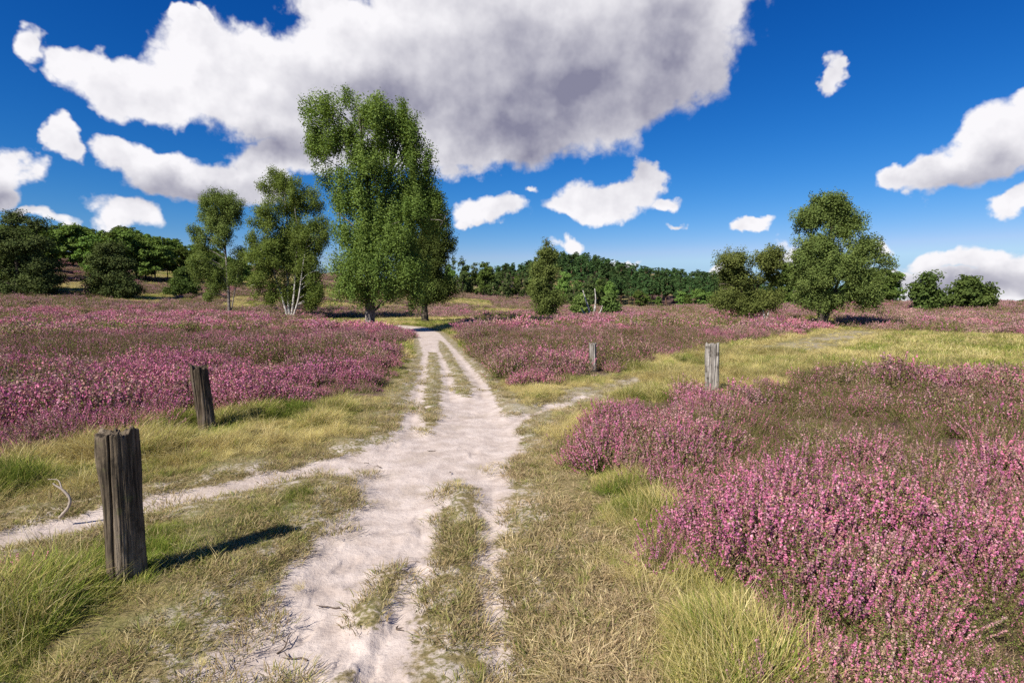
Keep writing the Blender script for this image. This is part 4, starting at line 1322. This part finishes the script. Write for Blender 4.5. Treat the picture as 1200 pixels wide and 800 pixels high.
def build_world():
    w = bpy.data.worlds.new('World'); scene.world = w
    w.use_nodes = True
    w.node_tree.nodes.clear()
    nt = NT(w.node_tree)
    sky = nt.node('ShaderNodeTexSky', sky_type='NISHITA', sun_disc=False)
    sky.sun_elevation = SUN_EL
    sky.sun_rotation = math.atan2(SUN_DIR[0], SUN_DIR[1])
    sky.altitude = 60; sky.air_density = 1.0; sky.dust_density = 0.25; sky.ozone_density = 2.0
    d = nt.node('ShaderNodeTexCoord').outputs['Generated']
    sep = nt.node('ShaderNodeSeparateXYZ', {0: d})
    az = nt.math('ARCTAN2', sep.outputs[0], sep.outputs[1])
    el = nt.math('ARCSINE', sep.outputs[2])
    # ragged cauliflower edges: the direction itself is pushed about by noise
    def noisev(vec, scale, detail, rough):
        nd = nt.node('ShaderNodeTexNoise', {'Scale': scale, 'Detail': detail, 'Roughness': rough, 'Vector': vec})
        return nd.outputs[1]
    warp = nt.node('ShaderNodeVectorMath', {0: noisev(d, 9.0, 5, 0.55), 1: (0.5, 0.5, 0.5)}, operation='SUBTRACT').outputs[0]
    ws = nt.node('ShaderNodeSeparateXYZ', {0: warp})
    azw = nt.math('MULTIPLY_ADD', ws.outputs[0], 0.16, az)
    elw = nt.math('MULTIPLY_ADD', ws.outputs[1], 0.13, el)
    p = nt.node('ShaderNodeCombineXYZ', {0: azw, 1: elw}).outputs[0]

    def field(lst, grow=1.0, floor_=0.0):
        cur = None
        for (px, py, rx, ry) in lst:
            a, e = azel(px, py)
            a2, _ = azel(px + rx, py); _, e2 = azel(px, py - ry)
            ra, re = abs(a2 - a) * grow, abs(e2 - e) * grow
            q = nt.node('ShaderNodeVectorMath', {0: p, 1: (1 / ra, 1 / re, 0), 2: (-a / ra, -e / re, 0)}, operation='MULTIPLY_ADD').outputs[0]
            ln = nt.node('ShaderNodeVectorMath', {0: q}, operation='LENGTH').outputs[1]
            size = min(1.0, (math.sqrt(rx * ry) / 60.0) ** 0.45)
            v = nt.math('MULTIPLY_ADD', ln, -size, size)
            cur = v if cur is None else nt.math('SMOOTH_MAX', cur, v, 0.12)
        return cur
    f = field(CLOUDS, 1.12)
    n1 = nt.noise(d, 11.0, 8, 0.55)

    def billow(vec):
        nd = nt.node('ShaderNodeTexVoronoi', {'Vector': vec, 'Scale': 9.0, 'Detail': 3.0, 'Roughness': 0.6, 'Lacunarity': 2.3}, feature='F1', normalize=True)
        return nd.outputs['Distance']
    wv = nt.node('ShaderNodeVectorMath', {0: warp, 1: (0.09, 0.09, 0.09), 2: d}, operation='MULTIPLY_ADD').outputs[0]
    vb = billow(wv)
    sd = Vector((SUN_DIR[0] * math.cos(SUN_EL), SUN_DIR[1] * math.cos(SUN_EL), math.sin(SUN_EL)))
    off = nt.node('ShaderNodeVectorMath', {0: d, 1: (-0.014, 0.0, 0.024)}, operation='ADD').outputs[0]
    n2 = nt.noise(off, 11.0, 4, 0.55)
    n1s = nt.noise(d, 11.0, 4, 0.55)
    puff = nt.math('MULTIPLY_ADD', vb, -0.85, 0.26)
    dens = nt.math('ADD', f, nt.math('ADD', nt.math('MULTIPLY_ADD', n1, 0.85, -0.425), puff))
    alpha = nt.ramp(dens, -0.04, 0.24)
    belly = nt.ramp(nt.math('ADD', field(BELLY, 1.3), nt.math('MULTIPLY_ADD', n1s, 0.22, -0.11)), -0.65, 1.0)
    sun_relief = nt.math('MULTIPLY', nt.math('SUBTRACT', n1s, n2), 1.1)  # light from the sun's side, painted on the puffs by offset noise
    thick = nt.ramp(dens, 0.15, 1.0)
    shade = nt.math('ADD', nt.math('MULTIPLY', belly, 0.82), nt.math('MULTIPLY', thick, 0.14))
    shade = nt.math('ADD', shade, nt.math('MULTIPLY_ADD', vb, 0.34, -0.10))  # painted shade: creases between billows greyer, their centres whiter
    shade = nt.math('SUBTRACT', shade, sun_relief, clamp=True)
    k_ = 2 ** (0.6 - EXPOSURE)
    WHITE, GREY = tuple(k_ * q for q in (6.35, 6.25, 6.45)), tuple(k_ * q for q in (1.6, 1.6, 2.25))
    ccol = nt.mix(shade, WHITE, GREY)
    skyc = nt.node('ShaderNodeHueSaturation', {'Saturation': 1.25, 'Value': 1.0, 'Color': sky.outputs[0]}).outputs[0]
    skyc = nt.mix(1.0, skyc, (0.62, 0.90, 1.08), 'MULTIPLY')
    # a polarised, deep summer blue
    sr = nt.node('ShaderNodeSeparateColor', {0: skyc})
    ch = []
    for k, (s_, t_, gm_) in enumerate(((0.283, 0.31, 2.2), (0.624, 0.54, 1.32), (0.855, 0.86, 1.06))):
        v = nt.math('POWER', nt.math('MULTIPLY', sr.outputs[k], 0.1 / s_), gm_)
        ch.append(nt.math('MULTIPLY', v, t_ * 10 / 2 ** EXPOSURE))
    ch[1] = nt.math('MINIMUM', ch[1], nt.math('MULTIPLY', ch[2], 0.76))
    ch[0] = nt.math('MINIMUM', ch[0], nt.math('MULTIPLY', ch[1], 0.66))
    skyc = nt.node('ShaderNodeCombineColor', {0: ch[0], 1: ch[1], 2: ch[2]}).outputs[0]
    col = nt.mix(alpha, skyc, ccol)
    bg = nt.node('ShaderNodeBackground', {'Color': col, 'Strength': 0.1})
    o = nt.n.new('ShaderNodeOutputWorld')
    nt.l.new(bg.outputs[0], o.inputs[0])
    w.cycles.sampling_method = 'MANUAL'
    w.cycles.sample_map_resolution = 512


def build_light_camera():
    s = bpy.data.lights.new('sun', 'SUN')
    s.energy = 4.1; s.angle = math.radians(0.55); s.color = (1.0, 0.945, 0.86)
    o = bpy.data.objects.new('sun', s); COL.objects.link(o)
    v = Vector((-SUN_DIR[0] * math.cos(SUN_EL), -SUN_DIR[1] * math.cos(SUN_EL), -math.sin(SUN_EL)))
    o.rotation_euler = v.to_track_quat('-Z', 'Y').to_euler()
    c = bpy.data.cameras.new('camera')
    c.sensor_width = 36; c.lens = 36 * F / 1200
    c.clip_start = 0.05; c.clip_end = 8000
    co = bpy.data.objects.new('camera', c); COL.objects.link(co)
    co.location = (0, 0, EYE)
    co.rotation_euler = (math.radians(90) - PITCH, 0, 0)
    scene.camera = co
    vs = scene.view_settings
    vs.view_transform = 'Standard'; vs.look = 'None'; vs.exposure = EXPOSURE; vs.gamma = 1.0; vs.use_curve_mapping = False
    cy = scene.cycles
    cy.max_bounces = 3; cy.diffuse_bounces = 2; cy.glossy_bounces = 1; cy.transmission_bounces = 2; cy.transparent_max_bounces = 4
    cy.sample_clamp_indirect = 4.0
    cy.use_adaptive_sampling = False
    cy.use_denoising = False
    scene.render.use_persistent_data = False


build_world()
build_light_camera()
build_ground()
build_cover()
build_posts()
build_trees()
build_twigs()
